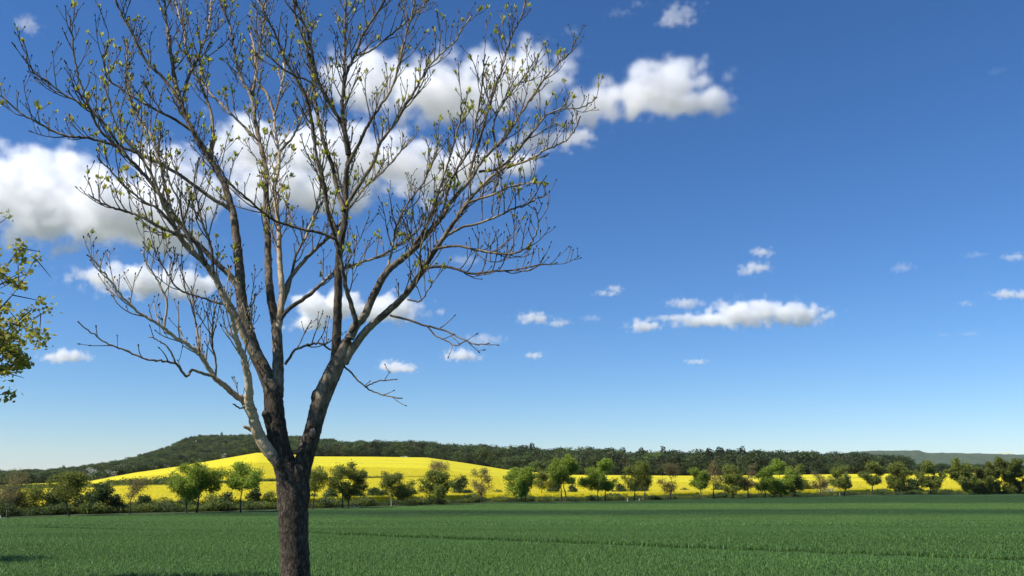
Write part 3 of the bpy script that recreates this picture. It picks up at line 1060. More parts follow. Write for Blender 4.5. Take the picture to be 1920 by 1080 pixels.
# flower heads of the nearer rapeseed
def rape_patch(seed, size=3.0, n=60):
    r = np.random.default_rng(seed)
    pos = np.column_stack((r.uniform(-size / 2, size / 2, (n, 2)), r.uniform(-0.12, 0.12, n)))
    mb = MB()
    a = r.uniform(0, 6.283, n)
    d = np.column_stack((np.cos(a), np.sin(a), r.normal(size=n) * 0.12)) * 0.11
    w = np.column_stack((-np.sin(a), np.cos(a), r.normal(size=n) * 0.12)) * 0.08
    v = np.stack((pos - d, pos + w, pos + d, pos - w), axis=1).reshape(-1, 3)
    mb.add(v, np.arange(n * 4).reshape(-1, 4))
    return mb.mesh('rapeseed_heads', M['rape_flower'])


rp = [rape_patch(s) for s in range(4)]
pp = []
for j in VIEW:
    a = AZ[j]
    if abs(a) > R(34.5): continue
    y0 = COLS[j][1] + 12.5
    k = COLS[j][4]
    y = y0
    while y < min(330.0, COLS[j][2] - 2):
        if not (LINE[j] - 1.2 < y < LINE[j] + 4.9):
            for m in range(max(1, int(round(y * R(0.25) / 1.5)))):
                aa = a + R(0.25) * (m / max(1, round(y * R(0.25) / 1.5)))
                x = math.tan(aa) * y
                pp.append((x, y, float(np.interp(y, k[:, 0], k[:, 1])) + 1.25))
        y += 2.4
n = len(pp)
scatter('rapeseed_flowers', rp, pp, np.stack((np.zeros(n), np.zeros(n), fr.uniform(0, 6.28, n)), axis=1), np.ones((n, 3)), fr.integers(0, 4, n),
        'yellow flower heads of the rapeseed behind the tree row', 'rapeseed')
# ------------------------------------------------------------------ the tree row along the far side of the wheat
def on_row(u, v):
    """Ground point that the photograph shows at column u, row v (near the foot of the tree row)."""
    Y = (CAMZ - LOW) / -elev(v)
    return np.array(((u - 960) / FE * Y, Y, LOW))


STYLE = {
    'fresh': dict(mat='fresh', n_leaf=2300, leaf=0.23, clump=0.36),
    'light': dict(mat='fresh', n_leaf=1900, leaf=0.21, clump=0.34),
    'olive': dict(mat='olive', n_leaf=2000, leaf=0.21, clump=0.38),
    'thin': dict(mat='olive', n_leaf=1900, leaf=0.18, clump=0.38),
    'brown': dict(mat='brown', n_leaf=1100, leaf=0.14, clump=0.38),
    'dark': dict(mat='dark', n_leaf=2600, leaf=0.24, clump=0.34),
    'oliveD': dict(mat='olive', n_leaf=2700, leaf=0.22, clump=0.34),
}
# foot u, v; crown left u, right u, top v, bottom v; style; label
ROW = [
    (25, 971, -5, 55, 884, 942, 'brown', 'tall thin grey brown tree at the far left end of the row'),
    (140, 968, 96, 177, 887, 938, 'olive', 'wide olive tree with a flat topped crown, second big one from the left edge'),
    (194, 962, 170, 216, 910, 945, 'dark', 'compact dark green tree at the row, darkest of the left group'),
    (251, 965, 238, 281, 892, 938, 'brown', 'slim brownish budding tree in front of the yellow field, left of the leafy pair'),
    (356, 963, 321, 388, 876, 940, 'fresh', 'dense green tree, left one of the leafy pair on the left'),
    (375, 962, 360, 426, 861, 922, 'light', 'taller tree with a right leaning trunk, right one of the leafy pair'),
    (457, 961, 426, 496, 870, 918, 'fresh', 'round green tree standing just left of the big bare trunk'),
    (589, 955, 566, 614, 876, 925, 'thin', 'thin leaved tree half hidden by the big bare trunk'),
    (646, 954, 611, 655, 870, 924, 'thin', 'thin left leaning tree, left one of the pair right of the big trunk'),
    (655, 953, 643, 688, 868, 944, 'olive', 'upright olive tree, right one of the pair right of the big trunk'),
    (736, 949, 713, 757, 878, 930, 'thin', 'thin tree with a pale trunk foot below the crest of the yellow hill'),
    (742, 948, 742, 785, 892, 938, 'thin', 'low spreading tree right beside the tree with the pale trunk foot'),
    (823, 947, 787, 848, 886, 937, 'oliveD', 'broad dense olive brown tree with a domed crown below the yellow hill'),
    (826, 943, 802, 842, 861, 900, 'brown', 'nearly bare tree whose twigs rise behind the domed olive tree'),
    (903, 943, 879, 927, 877, 930, 'brown', 'pinkish brown tree still without leaves near the middle of the row'),
    (977, 942, 944, 996, 882, 930, 'fresh', 'leafy green tree, left one of the two close trunks right of the leafless tree'),
    (985, 942, 964, 1004, 874, 922, 'fresh', 'leafy green tree, right one of the two close trunks right of the leafless tree'),
    (1016, 936, 1000, 1036, 884, 922, 'thin', 'small thin leaved tree in the gap before the tallest light green pair'),
    (1051, 941, 1024, 1070, 862, 908, 'fresh', 'tall light green tree, left one of the tallest pair in the middle'),
    (1061, 941, 1048, 1088, 857, 910, 'fresh', 'tall light green tree, right one of the tallest pair in the middle'),
    (1121, 940, 1079, 1132, 880, 926, 'light', 'light green tree with a long left bough, left one of its pair'),
    (1134, 940, 1107, 1158, 865, 918, 'fresh', 'light green tree with a fuller crown, right one of the pair with the long bough'),
    (1187, 939, 1164, 1201, 872, 922, 'thin', 'thin forked tree before the dark woods, left of the marker post pair'),
    (1205, 938, 1187, 1224, 866, 920, 'thin', 'thin upright tree right of the thin forked tree'),
    (1253, 938, 1230, 1275, 862, 925, 'brown', 'brownish thin crowned tree standing free between two gaps of yellow'),
    (1313, 936, 1288, 1328, 870, 922, 'light', 'green tree with a stout trunk right of the free standing brownish tree'),
    (1336, 936, 1316, 1355, 863, 920, 'brown', 'tall brownish sparse tree beside the stout trunked green tree'),
    (1372, 934.5, 1348, 1394, 873, 925, 'olive', 'olive tree left of the low brownish one in the crowded part of the row'),
    (1400, 934.5, 1385, 1421, 868, 922, 'brown', 'brownish tree in the crowded right part of the row'),
    (1431, 934, 1414, 1451, 875, 925, 'light', 'narrow green tree left of the widest crown in the crowded part'),
    (1461, 933, 1429, 1490, 867, 926, 'fresh', 'wide bright green tree, the widest in the crowded part of the row'),
    (1485, 932.5, 1471, 1511, 872, 925, 'olive', 'olive tree closing the crowded part on its right'),
    (1535, 931.5, 1518, 1553, 880, 920, 'brown', 'thin brown tree left of the white blossom bush'),
    (1579, 930.5, 1552, 1594, 875, 920, 'olive', 'olive tree right behind the white blossom bush'),
    (1632, 928.5, 1609, 1657, 867, 908, 'olive', 'two tiered tree with a clear trunk right of the blossom bush'),
    (1685, 927.5, 1659, 1706, 868, 912, 'olive', 'olive tree growing out of a dense dark thicket'),
    (1742, 927.5, 1717, 1769, 868, 918, 'oliveD', 'round olive tree before the right end of the yellow strip'),
    (1804, 927, 1776, 1832, 863, 926, 'oliveD', 'big dense tree at the right end of the yellow strip'),
    (1838, 926.5, 1813, 1862, 876, 926, 'oliveD', 'lower dense tree between the two biggest trees at the right'),
    (1876, 926, 1849, 1912, 860, 926, 'oliveD', 'tallest broad tree near the right edge of the picture'),
    (1912, 926, 1886, 1945, 865, 926, 'oliveD', 'dense tree cut by the right edge of the picture'),
]


def row_tree(i, ub, vb, ul, ur, vt, vbot, style, label):
    p = on_row(ub, vb)
    m = p[1] / 1590.0
    st = dict(STYLE[style])
    mat = st.pop('mat')
    H = (vb - vt) * m
    rx = (ur - ul) / 2 * m
    zb = (vb - vbot) * m
    zc, rz = (H + zb) / 2, (H - zb) / 2
    lean = ((ul + ur) / 2 - ub) * m
    k = (rx * rz) / 5.5
    far = (p[1] / 120.0) ** 0.6
    st['leaf'] *= far
    st['n_leaf'] = int(st['n_leaf'] * 3.6 * max(0.6, min(2.2, k / far)))
    tr, cr = tree_meshes(300 + i, H, rx, zc, rz, lean=lean, limbs=13 if style in ('dark', 'oliveD', 'fresh') else 11, trunk_r=0.021 * H, bole=max(0.4, zb * 0.8),
                         ry=min(rx, 3.2), hmin=-0.7, **st)
    root = empty('roadside_tree', p)
    tag(root, label, 'tree', 'trees in the row beyond the wheat')
    tr.build('trunk', M['bark_pale'] if ub in (736,) else M['bark_far'], root, True)
    cr.build('crown', M[mat], root)
    return root


for i, r_ in enumerate(ROW):
    row_tree(i, *r_)

# shrubs: centre u, foot v, half width, top v, style, label
SHRUB = [
    (20, 968, 30, 915, 'dark', 'olive bush at the left edge under the tall thin tree'),
    (68, 967, 34, 915, 'olive', 'brownish thicket left of the wide olive tree'),
    (113, 965, 22, 918, 'dark', 'bush under the left half of the wide olive tree'),
    (160, 964, 20, 935, 'dark', 'low dark bush between wide olive tree and the dark compact tree'),
    (221, 963, 16, 931, 'dark', 'dark bush right beside the dark compact tree'),
    (274, 961, 13, 931, 'dark', 'upright dark bush right of the slim brownish tree'),
    (309, 960, 20, 937, 'olive', 'rounded low bush between slim brownish tree and leafy pair'),
    (352, 959, 20, 940, 'dark', 'low bush under the leafy pair'),
    (402, 957, 23, 929, 'olive', 'wide bush right of the leafy pair'),
    (429, 956, 13, 926, 'dark', 'dark upright bush left of the round green tree'),
    (479, 954, 14, 913, 'dark', 'tall dark bush right of the round green tree'),
    (509, 953, 13, 923, 'olive', 'bush touching the left side of the big trunk'),
    (590, 949, 9, 929, 'dark', 'small bush touching the right side of the big trunk'),
    (623, 949, 16, 918, 'dark', 'dark bush left under the pair right of the big trunk'),
    (675, 947, 14, 922, 'dark', 'dark bush right under the pair right of the big trunk'),
    (703, 946, 15, 918, 'dark', 'rounded dark bush midway to the pale footed tree'),
    (721, 945, 11, 922, 'dark', 'small dark bush left of the pale footed tree'),
    (772, 943, 13, 915, 'dark', 'dark bush right of the pale footed tree'),
    (862, 940, 19, 896, 'dark', 'tall dark leafy bush right of the domed olive tree'),
    (878, 939, 10, 920, 'dark', 'small dark bush right of the first white blossom'),
    (933, 937, 12, 921, 'olive', 'low bush right of the leafless pinkish tree'),
    (957, 936, 10, 925, 'olive', 'low bush left of the two close trunks'),
    (1038, 935, 12, 894, 'dark', 'tall dark bush behind the tallest light green pair'),
    (1073, 935, 8, 912, 'dark', 'small bush at the right foot of the tallest pair'),
    (1162, 934, 15, 911, 'dark', 'dark bush left of the thin forked tree'),
    (1197, 933, 23, 911, 'dark', 'wide dark bush behind the thin forked tree'),
    (1282, 930, 8, 917, 'dark', 'small round dark bush alone before the yellow strip'),
    (1345, 930, 11, 910, 'dark', 'dark bush at the foot of the tall brownish sparse tree'),
    (1385, 930, 20, 898, 'olive', 'bush in the crowded part beneath the brownish tree'),
    (1452, 929, 24, 898, 'dark', 'dark thicket below the wide bright green tree'),
    (1508, 928, 16, 900, 'olive', 'olive bush left of the thin brown tree'),
    (1607, 926, 22, 918, 'dark', 'low dark hedge piece right of the blossom bush'),
    (1680, 926, 22, 899, 'dark', 'dense dark thicket left of the round olive tree'),
    (1711, 926, 12, 900, 'dark', 'small dark bush at the right side of the dense thicket'),
    (1773, 926, 14, 920, 'dark', 'low bush left of the big dense tree'),
    (1850, 926, 16, 905, 'olive', 'brownish bush between the biggest trees at the right'),
]
for i, (u, v, hw, vt, style, label) in enumerate(SHRUB):
    p = on_row(u, v)
    u2 = 960 + FE * p[0] / p[1]
    p[1] += 4.0
    p[0] = (u2 - 960) / FE * p[1]
    m = p[1] / 1590.0
    st = dict(STYLE[style])
    mat = st.pop('mat')
    H, rx = (v - vt) * m, hw * m
    st['leaf'] *= (p[1] / 120.0) ** 0.6
    st['n_leaf'] = int(st['n_leaf'] * 1.5 * max(0.4, min(1.3, rx * H / 5.0)))
    tr, cr = tree_meshes(700 + i, H, rx, H * 0.5, H * 0.5, limbs=7, stems=3, trunk_r=0.05, bole=0.15, ry=min(rx, 1.8), hmin=-0.95, hollow=0.1, **st)
    root = empty('hedge_bush', p)
    tag(root, label, 'bush', 'bushes between the row trees')
    tr.build('stems', M['bark_far'], root, True)
    cr.build('foliage', M[mat], root)
for i, (u, v, hw, vt, label) in enumerate([(867, 939, 13, 914, 'white blossoming bush right of the domed olive tree'), (1551, 929, 20, 906, 'wide white blossoming bush in the right half of the row')]):
    p = on_row(u, v)
    p[1] += 1.5
    m = p[1] / 1590.0
    H, rx = (v - vt) * m, hw * m
    tr, cr = tree_meshes(760 + i, H, rx, H * 0.5, H * 0.5, limbs=5, stems=3, trunk_r=0.05, bole=0.15, n_leaf=500, leaf=0.14, clump=0.3)
    tr2, gr = tree_meshes(770 + i, H * 0.9, rx, H * 0.45, H * 0.45, limbs=5, stems=3, trunk_r=0.05, bole=0.15, n_leaf=700, leaf=0.18, clump=0.3)
    root = empty('blossom_bush', p)
    tag(root, label, 'bush', 'blossoming bushes in the row')
    tr.build('stems', M['bark_far'], root, True)
    gr.build('foliage', M['dark'], root)
    cr.build('blossom', M['white'], root)

# low ragged growth under the row: nobody could count it
hp, hs, hi = [], [], []
hr = np.random.default_rng(77)
low_p = []
for q, mt in enumerate(('dark', 'olive', 'dark')):
    tr, cr = tree_meshes(800 + q, 1.0, 0.9, 0.5, 0.5, limbs=5, stems=3, trunk_r=0.02, bole=0.05, n_leaf=260, leaf=0.17, clump=0.22, twig=False)
    low_p.append(cr.mesh('undergrowth', M[mt]))
for u in np.arange(-40, 1960, 2.2):
    for k in range(2):
        Y = float(row_depth(np.clip(u, -80, 1990))) + hr.uniform(3.5, 11)
        hp.append(at_depth(u + hr.uniform(-1, 1), Y))
        sgl = (0.50 if u < 560 else 0.34) + (1.2 if u < 900 else 0.8) * max(0, mnoise.noise(Vector((u * 0.03, 0, 3))) + 0.25) + hr.uniform(0, 0.35)
        hs.append((sgl * 1.2, sgl * 1.2, sgl)); hi.append(hr.integers(0, 3))
n = len(hp)
scatter('undergrowth', low_p, hp, np.stack((np.zeros(n), np.zeros(n), hr.uniform(0, 6.28, n)), axis=1), hs, hi, 'low ragged undergrowth along the foot of the tree row', 'undergrowth')
# ------------------------------------------------------------------ the big bare ash in front
D0 = 8.4
WIG = np.random.default_rng(3)


def path3(pts, d0, d1, k=1.4):
    """Polyline of (column, row) in the photograph, running from depth offset d0 to d1 metres, as 3D points."""
    n = len(pts)
    out = []
    for i, (u, v) in enumerate(pts):
        f = (i / max(1, n - 1)) ** k
        out.append(P(u, v, D0 + d0 + (d1 - d0) * f))
    return catmull(out, 6)


# limb groups: name -> list of (points, width at start px, width at end px, depth start, depth end, tone)
LIMBS = {
 'A1': [  # long left stem up to the top edge, with its forks
  ([(516, 790), (512, 745), (500, 705), (482, 668), (468, 632), (460, 600), (452, 557), (449, 510), (445, 461), (440, 420), (434, 391), (420, 345), (393, 296), (363, 248), (344, 207), (330, 160), (324, 120), (318, 80), (311, 30), (303, -40)], 34, 5, 0.0, 0.7, .35),
  ([(448, 542), (430, 515), (411, 498), (382, 468), (352, 439), (323, 398), (297, 361), (262, 318), (237, 293), (205, 262), (185, 241), (168, 205), (159, 178), (147, 145), (140, 110), (134, 65), (130, 32)], 13, 3, 0.15, -0.9, .45),
  ([(436, 396), (418, 383), (400, 374), (355, 341), (315, 315), (252, 285), (207, 270), (163, 259), (122, 255), (80, 235), (37, 211), (0, 178), (-30, 165)], 9, 3, 0.3, -0.5, .45),
  ([(343, 205), (326, 172), (304, 144), (274, 115), (256, 78), (241, 52), (222, 15), (208, -20)], 8, 3, 0.5, 0.2, .45),
  ([(237, 293), (205, 245), (170, 205), (122, 178), (85, 150), (55, 130), (50, 100)], 6, 2.5, -0.5, -1.0, .5),
  ([(322, 398), (305, 330), (290, 270), (262, 220), (243, 175), (238, 130), (236, 80)], 7, 3, -0.1, 0.5, .6),
  ([(393, 296), (400, 250), (392, 200), (372, 150), (352, 105), (345, 60), (330, 10), (322, -20)], 8, 3, 0.4, 1.2, .6),
  ([(363, 248), (330, 225), (300, 210), (262, 190), (225, 165), (198, 140), (200, 80)], 7, 2.5, 0.5, -0.2, .5),
  ([(340, 205), (352, 150), (370, 110), (388, 60), (395, 10), (398, -20)], 7, 3, 0.55, 1.3, .55),
 ],
 'A1b': [  # lit brown limb left of it, sunlight painted into its tone
  ([(486, 676), (465, 643), (445, 600), (426, 565), (410, 535), (397, 509), (372, 482), (345, 455), (326, 424), (310, 390), (300, 368), (285, 330), (262, 290), (235, 262), (215, 225), (205, 190), (190, 150)], 18, 3, -0.1, -1.2, .72),
  ([(386, 497), (367, 455), (340, 440), (308, 430), (267, 407), (230, 394), (204, 387), (163, 365)], 9, 3.5, -0.5, -1.0, .45),
  ([(418, 570), (400, 566), (382, 559), (352, 550), (330, 539), (311, 509), (297, 485), (286, 462)], 5, 2.5, -0.3, -0.9, .5),
  ([(330, 430), (300, 395), (265, 375), (230, 345), (205, 318), (182, 295)], 6, 2.5, -0.8, -1.3, .6),
  ([(400, 512), (395, 460), (380, 420), (370, 380), (365, 340), (372, 300)], 7, 2.5, -0.5, -0.6, .6),
  ([(363, 470), (345, 420), (335, 375), (318, 340), (310, 300)], 6, 2.5, -0.6, -1.0, .65),
 ],
 'A2': [  # upright middle stem
  ([(520, 745), (521, 700), (521, 665), (519, 620), (516, 600), (508, 560), (504, 517), (502, 461), (500, 405), (499, 350), (498, 315), (487, 267), (478, 222), (472, 185), (450, 141), (439, 96), (431, 48), (413, 7), (405, -25)], 25, 4, 0.0, 1.3, .40),
  ([(520, 625), (526, 587), (528, 535), (524, 480), (522, 424), (517, 380), (515, 352), (524, 304), (519, 259), (515, 215), (528, 165), (533, 120)], 15, 4, 0.1, 1.0, .86),  # the paler tone stands in for sun on this branch
  ([(527, 565), (541, 528), (556, 506), (586, 472), (615, 446), (640, 415), (662, 380), (690, 345), (720, 320), (745, 290), (770, 262)], 10, 3, 0.2, 1.5, .5),
  ([(525, 600), (541, 580), (578, 554), (604, 531), (630, 509), (671, 494), (711, 480), (745, 461), (775, 440), (800, 410)], 10, 2.5, 0.1, 1.3, .5),
  ([(526, 585), (540, 545), (555, 480), (575, 440), (590, 400), (600, 360), (603, 320)], 7, 3, 0.4, 1.6, .6),
  ([(472, 185), (480, 140), (485, 95), (495, 50), (498, 10), (505, -20)], 7, 3, 0.9, 1.6, .7),
  ([(515, 215), (500, 175), (482, 150), (478, 100), (470, 60)], 7, 3, 0.8, 0.9, .75),
  ([(519, 290), (545, 262), (560, 235), (572, 200), (580, 165)], 6, 3, 0.7, 1.4, .65),
  ([(534, 684), (545, 668), (552, 657), (578, 646), (600, 644), (621, 657)], 6, 4, 0.0, 0.0, .4),
  ([(487, 267), (455, 235), (425, 205), (395, 175), (375, 150), (358, 135)], 6, 2.5, 0.8, 1.4, .7),
 ],
 'B1': [  # upright stem of the right limb
  ([(626, 700), (630, 657), (632, 609), (634, 554), (635, 498), (638, 461), (645, 424), (648, 387), (648, 350), (650, 320), (654, 281), (645, 245), (631, 215), (605, 170), (591, 130), (580, 74), (561, 22), (548, -25)], 21, 5, 0.0, -0.5, .28),
  ([(653, 290), (645, 240), (642, 204), (644, 170), (650, 135), (665, 104), (680, 67), (709, 22), (730, -15)], 11, 4, -0.3, -0.3, .35),
  ([(643, 190), (646, 130), (647, 74), (648, 0), (648, -25)], 7, 4, -0.3, 0.2, .35),
  ([(646, 395), (635, 365), (624, 315), (605, 259), (594, 207), (587, 155), (576, 93), (557, 40), (545, -20)], 11, 4, -0.2, 0.5, .35),
  ([(636, 440), (615, 395), (609, 352), (594, 296), (587, 240), (572, 180), (545, 130), (531, 105), (517, 67), (490, 11), (480, -20)], 9, 4, -0.1, -0.6, .35),
  ([(652, 310), (675, 265), (690, 235), (712, 200), (735, 165), (748, 120), (760, 70), (775, 20), (782, -20)], 8, 3, -0.3, -0.9, .55),
  ([(650, 385), (672, 350), (700, 305), (715, 265), (745, 225), (765, 190), (790, 150), (812, 115), (850, 80), (884, 30)], 9, 3, -0.2, -0.9, .55),
  ([(665, 104), (690, 98), (715, 80), (745, 55), (775, 30), (800, 5)], 5, 3, -0.3, -0.1, .6),
  ([(605, 170), (575, 150), (548, 140), (520, 120), (500, 95), (480, 60)], 5, 2.5, -0.4, -0.9, .5),
 ],
 'B2': [  # dark crossing branch and the strong right bough
  ([(648, 640), (660, 620), (667, 605), (658, 570), (650, 545), (641, 498), (633, 461), (628, 442), (615, 405), (611, 368), (606, 340), (600, 300)], 13, 5, -0.1, -0.7, .25),
  ([(630, 448), (610, 440), (593, 435), (560, 428), (519, 415), (493, 398), (467, 376), (437, 350), (420, 330), (405, 300), (395, 275)], 7, 3, -0.5, -1.1, .3),
  ([(655, 635), (667, 610), (682, 594), (704, 546), (726, 509), (752, 487), (782, 461), (804, 435), (830, 405), (845, 380), (859, 363), (885, 333), (900, 307), (930, 274), (959, 241), (985, 200), (1015, 156), (1041, 126), (1070, 96), (1079, 74)], 19, 3, -0.1, 0.3, .42),
  ([(876, 345), (886, 305), (896, 274), (911, 222), (930, 159), (944, 118), (959, 70), (978, 30), (988, -5)], 7, 3, 0.1, 0.7, .45),
  ([(898, 322), (937, 315), (974, 278), (1007, 237), (1026, 215), (1055, 204), (1093, 200), (1118, 185)], 6, 2.5, 0.2, -0.2, .5),
  ([(760, 480), (790, 440), (810, 400), (822, 360), (838, 310), (850, 270), (862, 230), (866, 190)], 7, 3, 0.0, -0.8, .5),
  ([(700, 552), (720, 520), (735, 470), (742, 430), (762, 385), (792, 345), (812, 300), (825, 255)], 6, 3, 0.0, 0.9, .5),
  ([(930, 274), (925, 235), (940, 200), (965, 165), (985, 140), (1005, 110)], 5, 2.5, 0.2, 0.8, .5),
  ([(830, 405), (838, 365), (850, 330), (880, 280), (890, 240), (900, 190), (905, 140), (910, 105)], 6, 3, 0.1, -0.6, .5),
 ],
 'B3': [  # lower right bough
  ([(646, 680), (656, 661), (689, 617), (723, 587), (756, 557), (782, 524), (800, 494), (817, 468), (840, 433), (863, 399), (885, 369), (912, 340), (940, 318), (981, 304), (1015, 285), (1048, 270), (1070, 256), (1087, 222)], 18, 3, 0.0, -1.2, .5),
  ([(798, 502), (820, 500), (847, 502), (882, 513), (923, 509), (965, 506), (1003, 498), (1045, 494)], 7, 2.5, -0.4, -0.7, .3),
  ([(812, 468), (840, 462), (863, 462), (908, 471), (940, 476), (965, 475), (992, 460), (1007, 433), (1008, 405), (1003, 390)], 6, 2.5, -0.4, -1.1, .4),
  ([(732, 591), (768, 601), (802, 612), (836, 620), (866, 635), (893, 646), (912, 644)], 5, 2.5, -0.2, -0.5, .3),
  ([(802, 612), (815, 628), (835, 638), (856, 648), (872, 640)], 3.5, 2.5, -0.3, -0.7, .3),
  ([(646, 688), (660, 700), (669, 711), (692, 730), (718, 741), (749, 747)], 4, 2.5, 0.0, -0.4, .3),
  ([(684, 726), (700, 718), (714, 714), (741, 711)], 3, 2.5, -0.2, -0.3, .3),
  ([(840, 440), (870, 425), (900, 418), (935, 405), (960, 392), (985, 385), (1005, 372), (1022, 366)], 6, 2.5, -0.6, -0.4, .5),
  ([(863, 402), (880, 380), (925, 365), (955, 350), (980, 345), (1000, 342)], 6, 2.5, -0.7, -1.4, .5),
  ([(764, 562), (785, 565), (798, 552), (812, 530)], 4, 2.5, -0.3, -0.6, .3),
  ([(782, 530), (790, 500), (788, 470), (800, 430), (815, 395)], 5, 2.5, -0.4, -1.0, .45),
 ],
 'C': [  # pale limb low on the left, its sunlit look put into the tone
  ([(534, 880), (517, 860), (500, 840), (485, 815), (477, 790), (472, 770), (467, 755), (467, 735), (464, 702), (457, 674), (448, 648), (441, 624), (436, 600), (428, 575), (420, 540)], 27, 3.5, -0.05, -0.8, .97),
  ([(468, 760), (452, 748), (441, 741), (420, 722), (404, 709), (386, 682), (374, 665), (352, 646), (323, 628), (300, 609), (267, 591), (237, 565), (219, 543), (193, 509), (178, 492), (167, 480)], 14, 3, -0.1, -1.1, .88),
  ([(414, 716), (400, 706), (386, 702), (360, 694), (349, 706), (330, 683), (300, 676), (278, 674), (234, 657), (204, 646), (171, 624), (150, 606)], 7, 2.5, -0.4, -1.2, .6),
  ([(308, 612), (313, 569), (300, 535), (288, 512), (278, 498), (267, 472)], 5, 2.5, -0.9, -1.1, .85),
  ([(374, 665), (372, 640), (366, 600), (362, 570), (360, 540)], 5, 2.5, -0.6, -0.3, .6),
  ([(404, 709), (405, 680), (398, 640), (400, 600), (408, 560)], 5, 2.5, -0.3, -0.7, .6),
  ([(457, 674), (462, 650), (470, 620), (472, 585), (478, 550)], 4, 2.5, -0.3, -0.2, .7),
  ([(466, 762), (450, 765), (438, 760)], 4, 3, -0.2, -0.3, .5),
  ([(330, 683), (318, 655), (300, 640), (280, 632)], 4, 2.5, -0.8, -0.9, .6),
 ],
}
TG = np.random.default_rng(21)


def grow(path, rad, shoots, tips, tone, level, sparse=False):
    """Side shoots along a branch: they leave at an angle, bend up towards the light and end in buds."""
    seg = np.linalg.norm(np.diff(path, axis=0), axis=1)
    s = np.concatenate(([0], np.cumsum(seg)))
    Lh = s[-1]
    step = (0.070, 0.062)[level] * (2.4 if sparse else 1)
    x = Lh * (0.22 if level == 0 else 0.25)
    while x < Lh * 0.99:
        x += step * TG.uniform(0.5, 1.6)
        if x >= Lh: break
        i = min(int(np.searchsorted(s, x)), len(path) - 1)
        r0 = float(np.interp(x, s, rad))
        if level == 0 and r0 > 0.034 and TG.random() < 0.75: continue
        b = np.array([np.interp(x, s, path[:, k]) for k in range(3)])
        tg = unit(path[min(i + 1, len(path) - 1)] - path[max(i - 1, 0)])
        q = TG.normal(size=3)
        q = unit(q - tg * q.dot(tg))
        up = np.array((0, 0, 1.0))
        d = unit(tg * 0.62 + q * 0.72 + up * 0.30)
        if level == 0:
            ln = TG.uniform(0.16, 0.62) * (1.15 - 0.6 * x / Lh) * (1.35 if TG.random() < 0.16 else 0.85)
            if sparse: ln *= 0.6
            r1 = min(r0 * 0.62, 0.0074)
            n = 6
        else:
            ln = TG.uniform(0.05, 0.17)
            r1 = min(r0 * 0.8, 0.0050)
            n = 3
        p = [b]
        for k in range(n):
            d = unit(d + up * (0.02 if sparse else 0.17) + TG.normal(size=3) * 0.085)
            p.append(p[-1] + d * ln / n)
        p = np.array(p)
        rr = np.linspace(r1, 0.0034 if level == 0 else 0.0030, n + 1)
        shoots.append((p, rr, tone))
        tips.append((p[-1], d, level))
        if level == 0: grow(p, rr, shoots, tips, tone, 1, sparse)


ash = empty('bare_ash_tree', P(555, HORIZON, D0) * np.array((1, 1, 0)))
tag(ash, 'big nearly bare tree with opening yellow green buds in the foreground', 'tree')
AO = np.array(ash.location[:])
# trunk with its two stems up to the fork, swellings and healed cuts
tb = MB()


def add_stem(mb, pts, widths, d0, d1, tone, sides=14, lump=0.025, k=1.0):
    pth = path3(pts, d0, d1, k)
    f = np.linspace(0, 1, len(pth))
    w = np.interp(f, np.linspace(0, 1, len(widths)), widths)
    if not np.isscalar(tone): tone = np.interp(f, np.linspace(0, 1, len(tone)), tone)
    mb.tube(pth - AO, w / 2 / FPX * pth[:, 1] * 1.0, sides, tone, lump)


gz = P(556, 1211, D0)
add_stem(tb, [(556, 1225), (556, 1150), (554, 1080), (553, 1040), (551, 1000), (550, 960), (546, 925), (541, 895), (533, 868), (526, 845), (520, 815), (516, 785), (513, 755), (511, 730), (507, 715)],
         [88, 62, 52, 50, 51, 53, 51, 45, 41, 38, 37, 36, 35, 33, 29], 0, 0, (.04, .05, .08, .16, .34), 20, .02)
add_stem(tb, [(553, 965), (557, 935), (561, 905), (566, 880), (574, 850), (583, 820), (590, 795), (596, 770), (606, 740), (619, 710), (631, 685), (643, 660), (651, 640)],
         [36, 36, 35, 34, 33, 32, 31, 32, 34, 33, 31, 27, 20], 0, 0, (.05, .12, .3, .42, .46), 16, .022)
for (u, v, w, h, dd) in [(536, 897, 22, 26, -.05), (546, 985, 18, 26, -.06), (570, 930, 18, 34, -.02), (585, 810, 16, 18, -.05), (592, 745, 14, 16, -.03)]:   # swellings and burls
    c = P(u, v, D0 + dd) - AO
    m = D0 / FPX
    zz = np.linspace(-1, 1, 7)
    pts = np.stack((np.zeros(7) + c[0], np.zeros(7) + c[1], c[2] + zz * h * m), axis=1)
    tb.tube(pts, np.sqrt(np.maximum(0.02, 1 - zz ** 2)) * w * m * 0.62, 12, .08, .04)
trunk = tb.build('trunk', M['bark'], ash, True)
# healed cut and a broken stub: parts of the trunk
cb = MB()
cc = P(586, 812, D0 - 0.118) - AO
a_ = np.linspace(0, 6.283, 16, endpoint=False)
ringv = np.stack((cc[0] + np.cos(a_) * 0.036, np.full(16, cc[1]), cc[2] + np.sin(a_) * 0.046), axis=1)
cb.add(np.vstack((ringv, ringv * 1.0 + np.array((0, -0.012, 0)), [cc + np.array((0, -0.008, 0))])),
       np.array([[i, (i + 1) % 16, 16 + (i + 1) % 16, 16 + i] for i in range(16)]), np.array([[16 + i, 16 + (i + 1) % 16, 32] for i in range(16)]))
cut = cb.build('branch_scar', M['cut'], trunk)
sb = MB()
add_stem(sb, [(512, 812), (505, 796), (500, 783), (496, 774)], [18, 16, 14, 12], -.02, -.1, .3, 10, .05)
sb.build('broken_stub', M['bark'], trunk, True)
sb = MB()
add_stem(sb, [(490, 826), (481, 812), (470, 805), (458, 800)], [10, 9, 8, 6], -.06, -.16, .7, 8, .05)
sb.build('broken_stub', M['bark'], trunk, True)

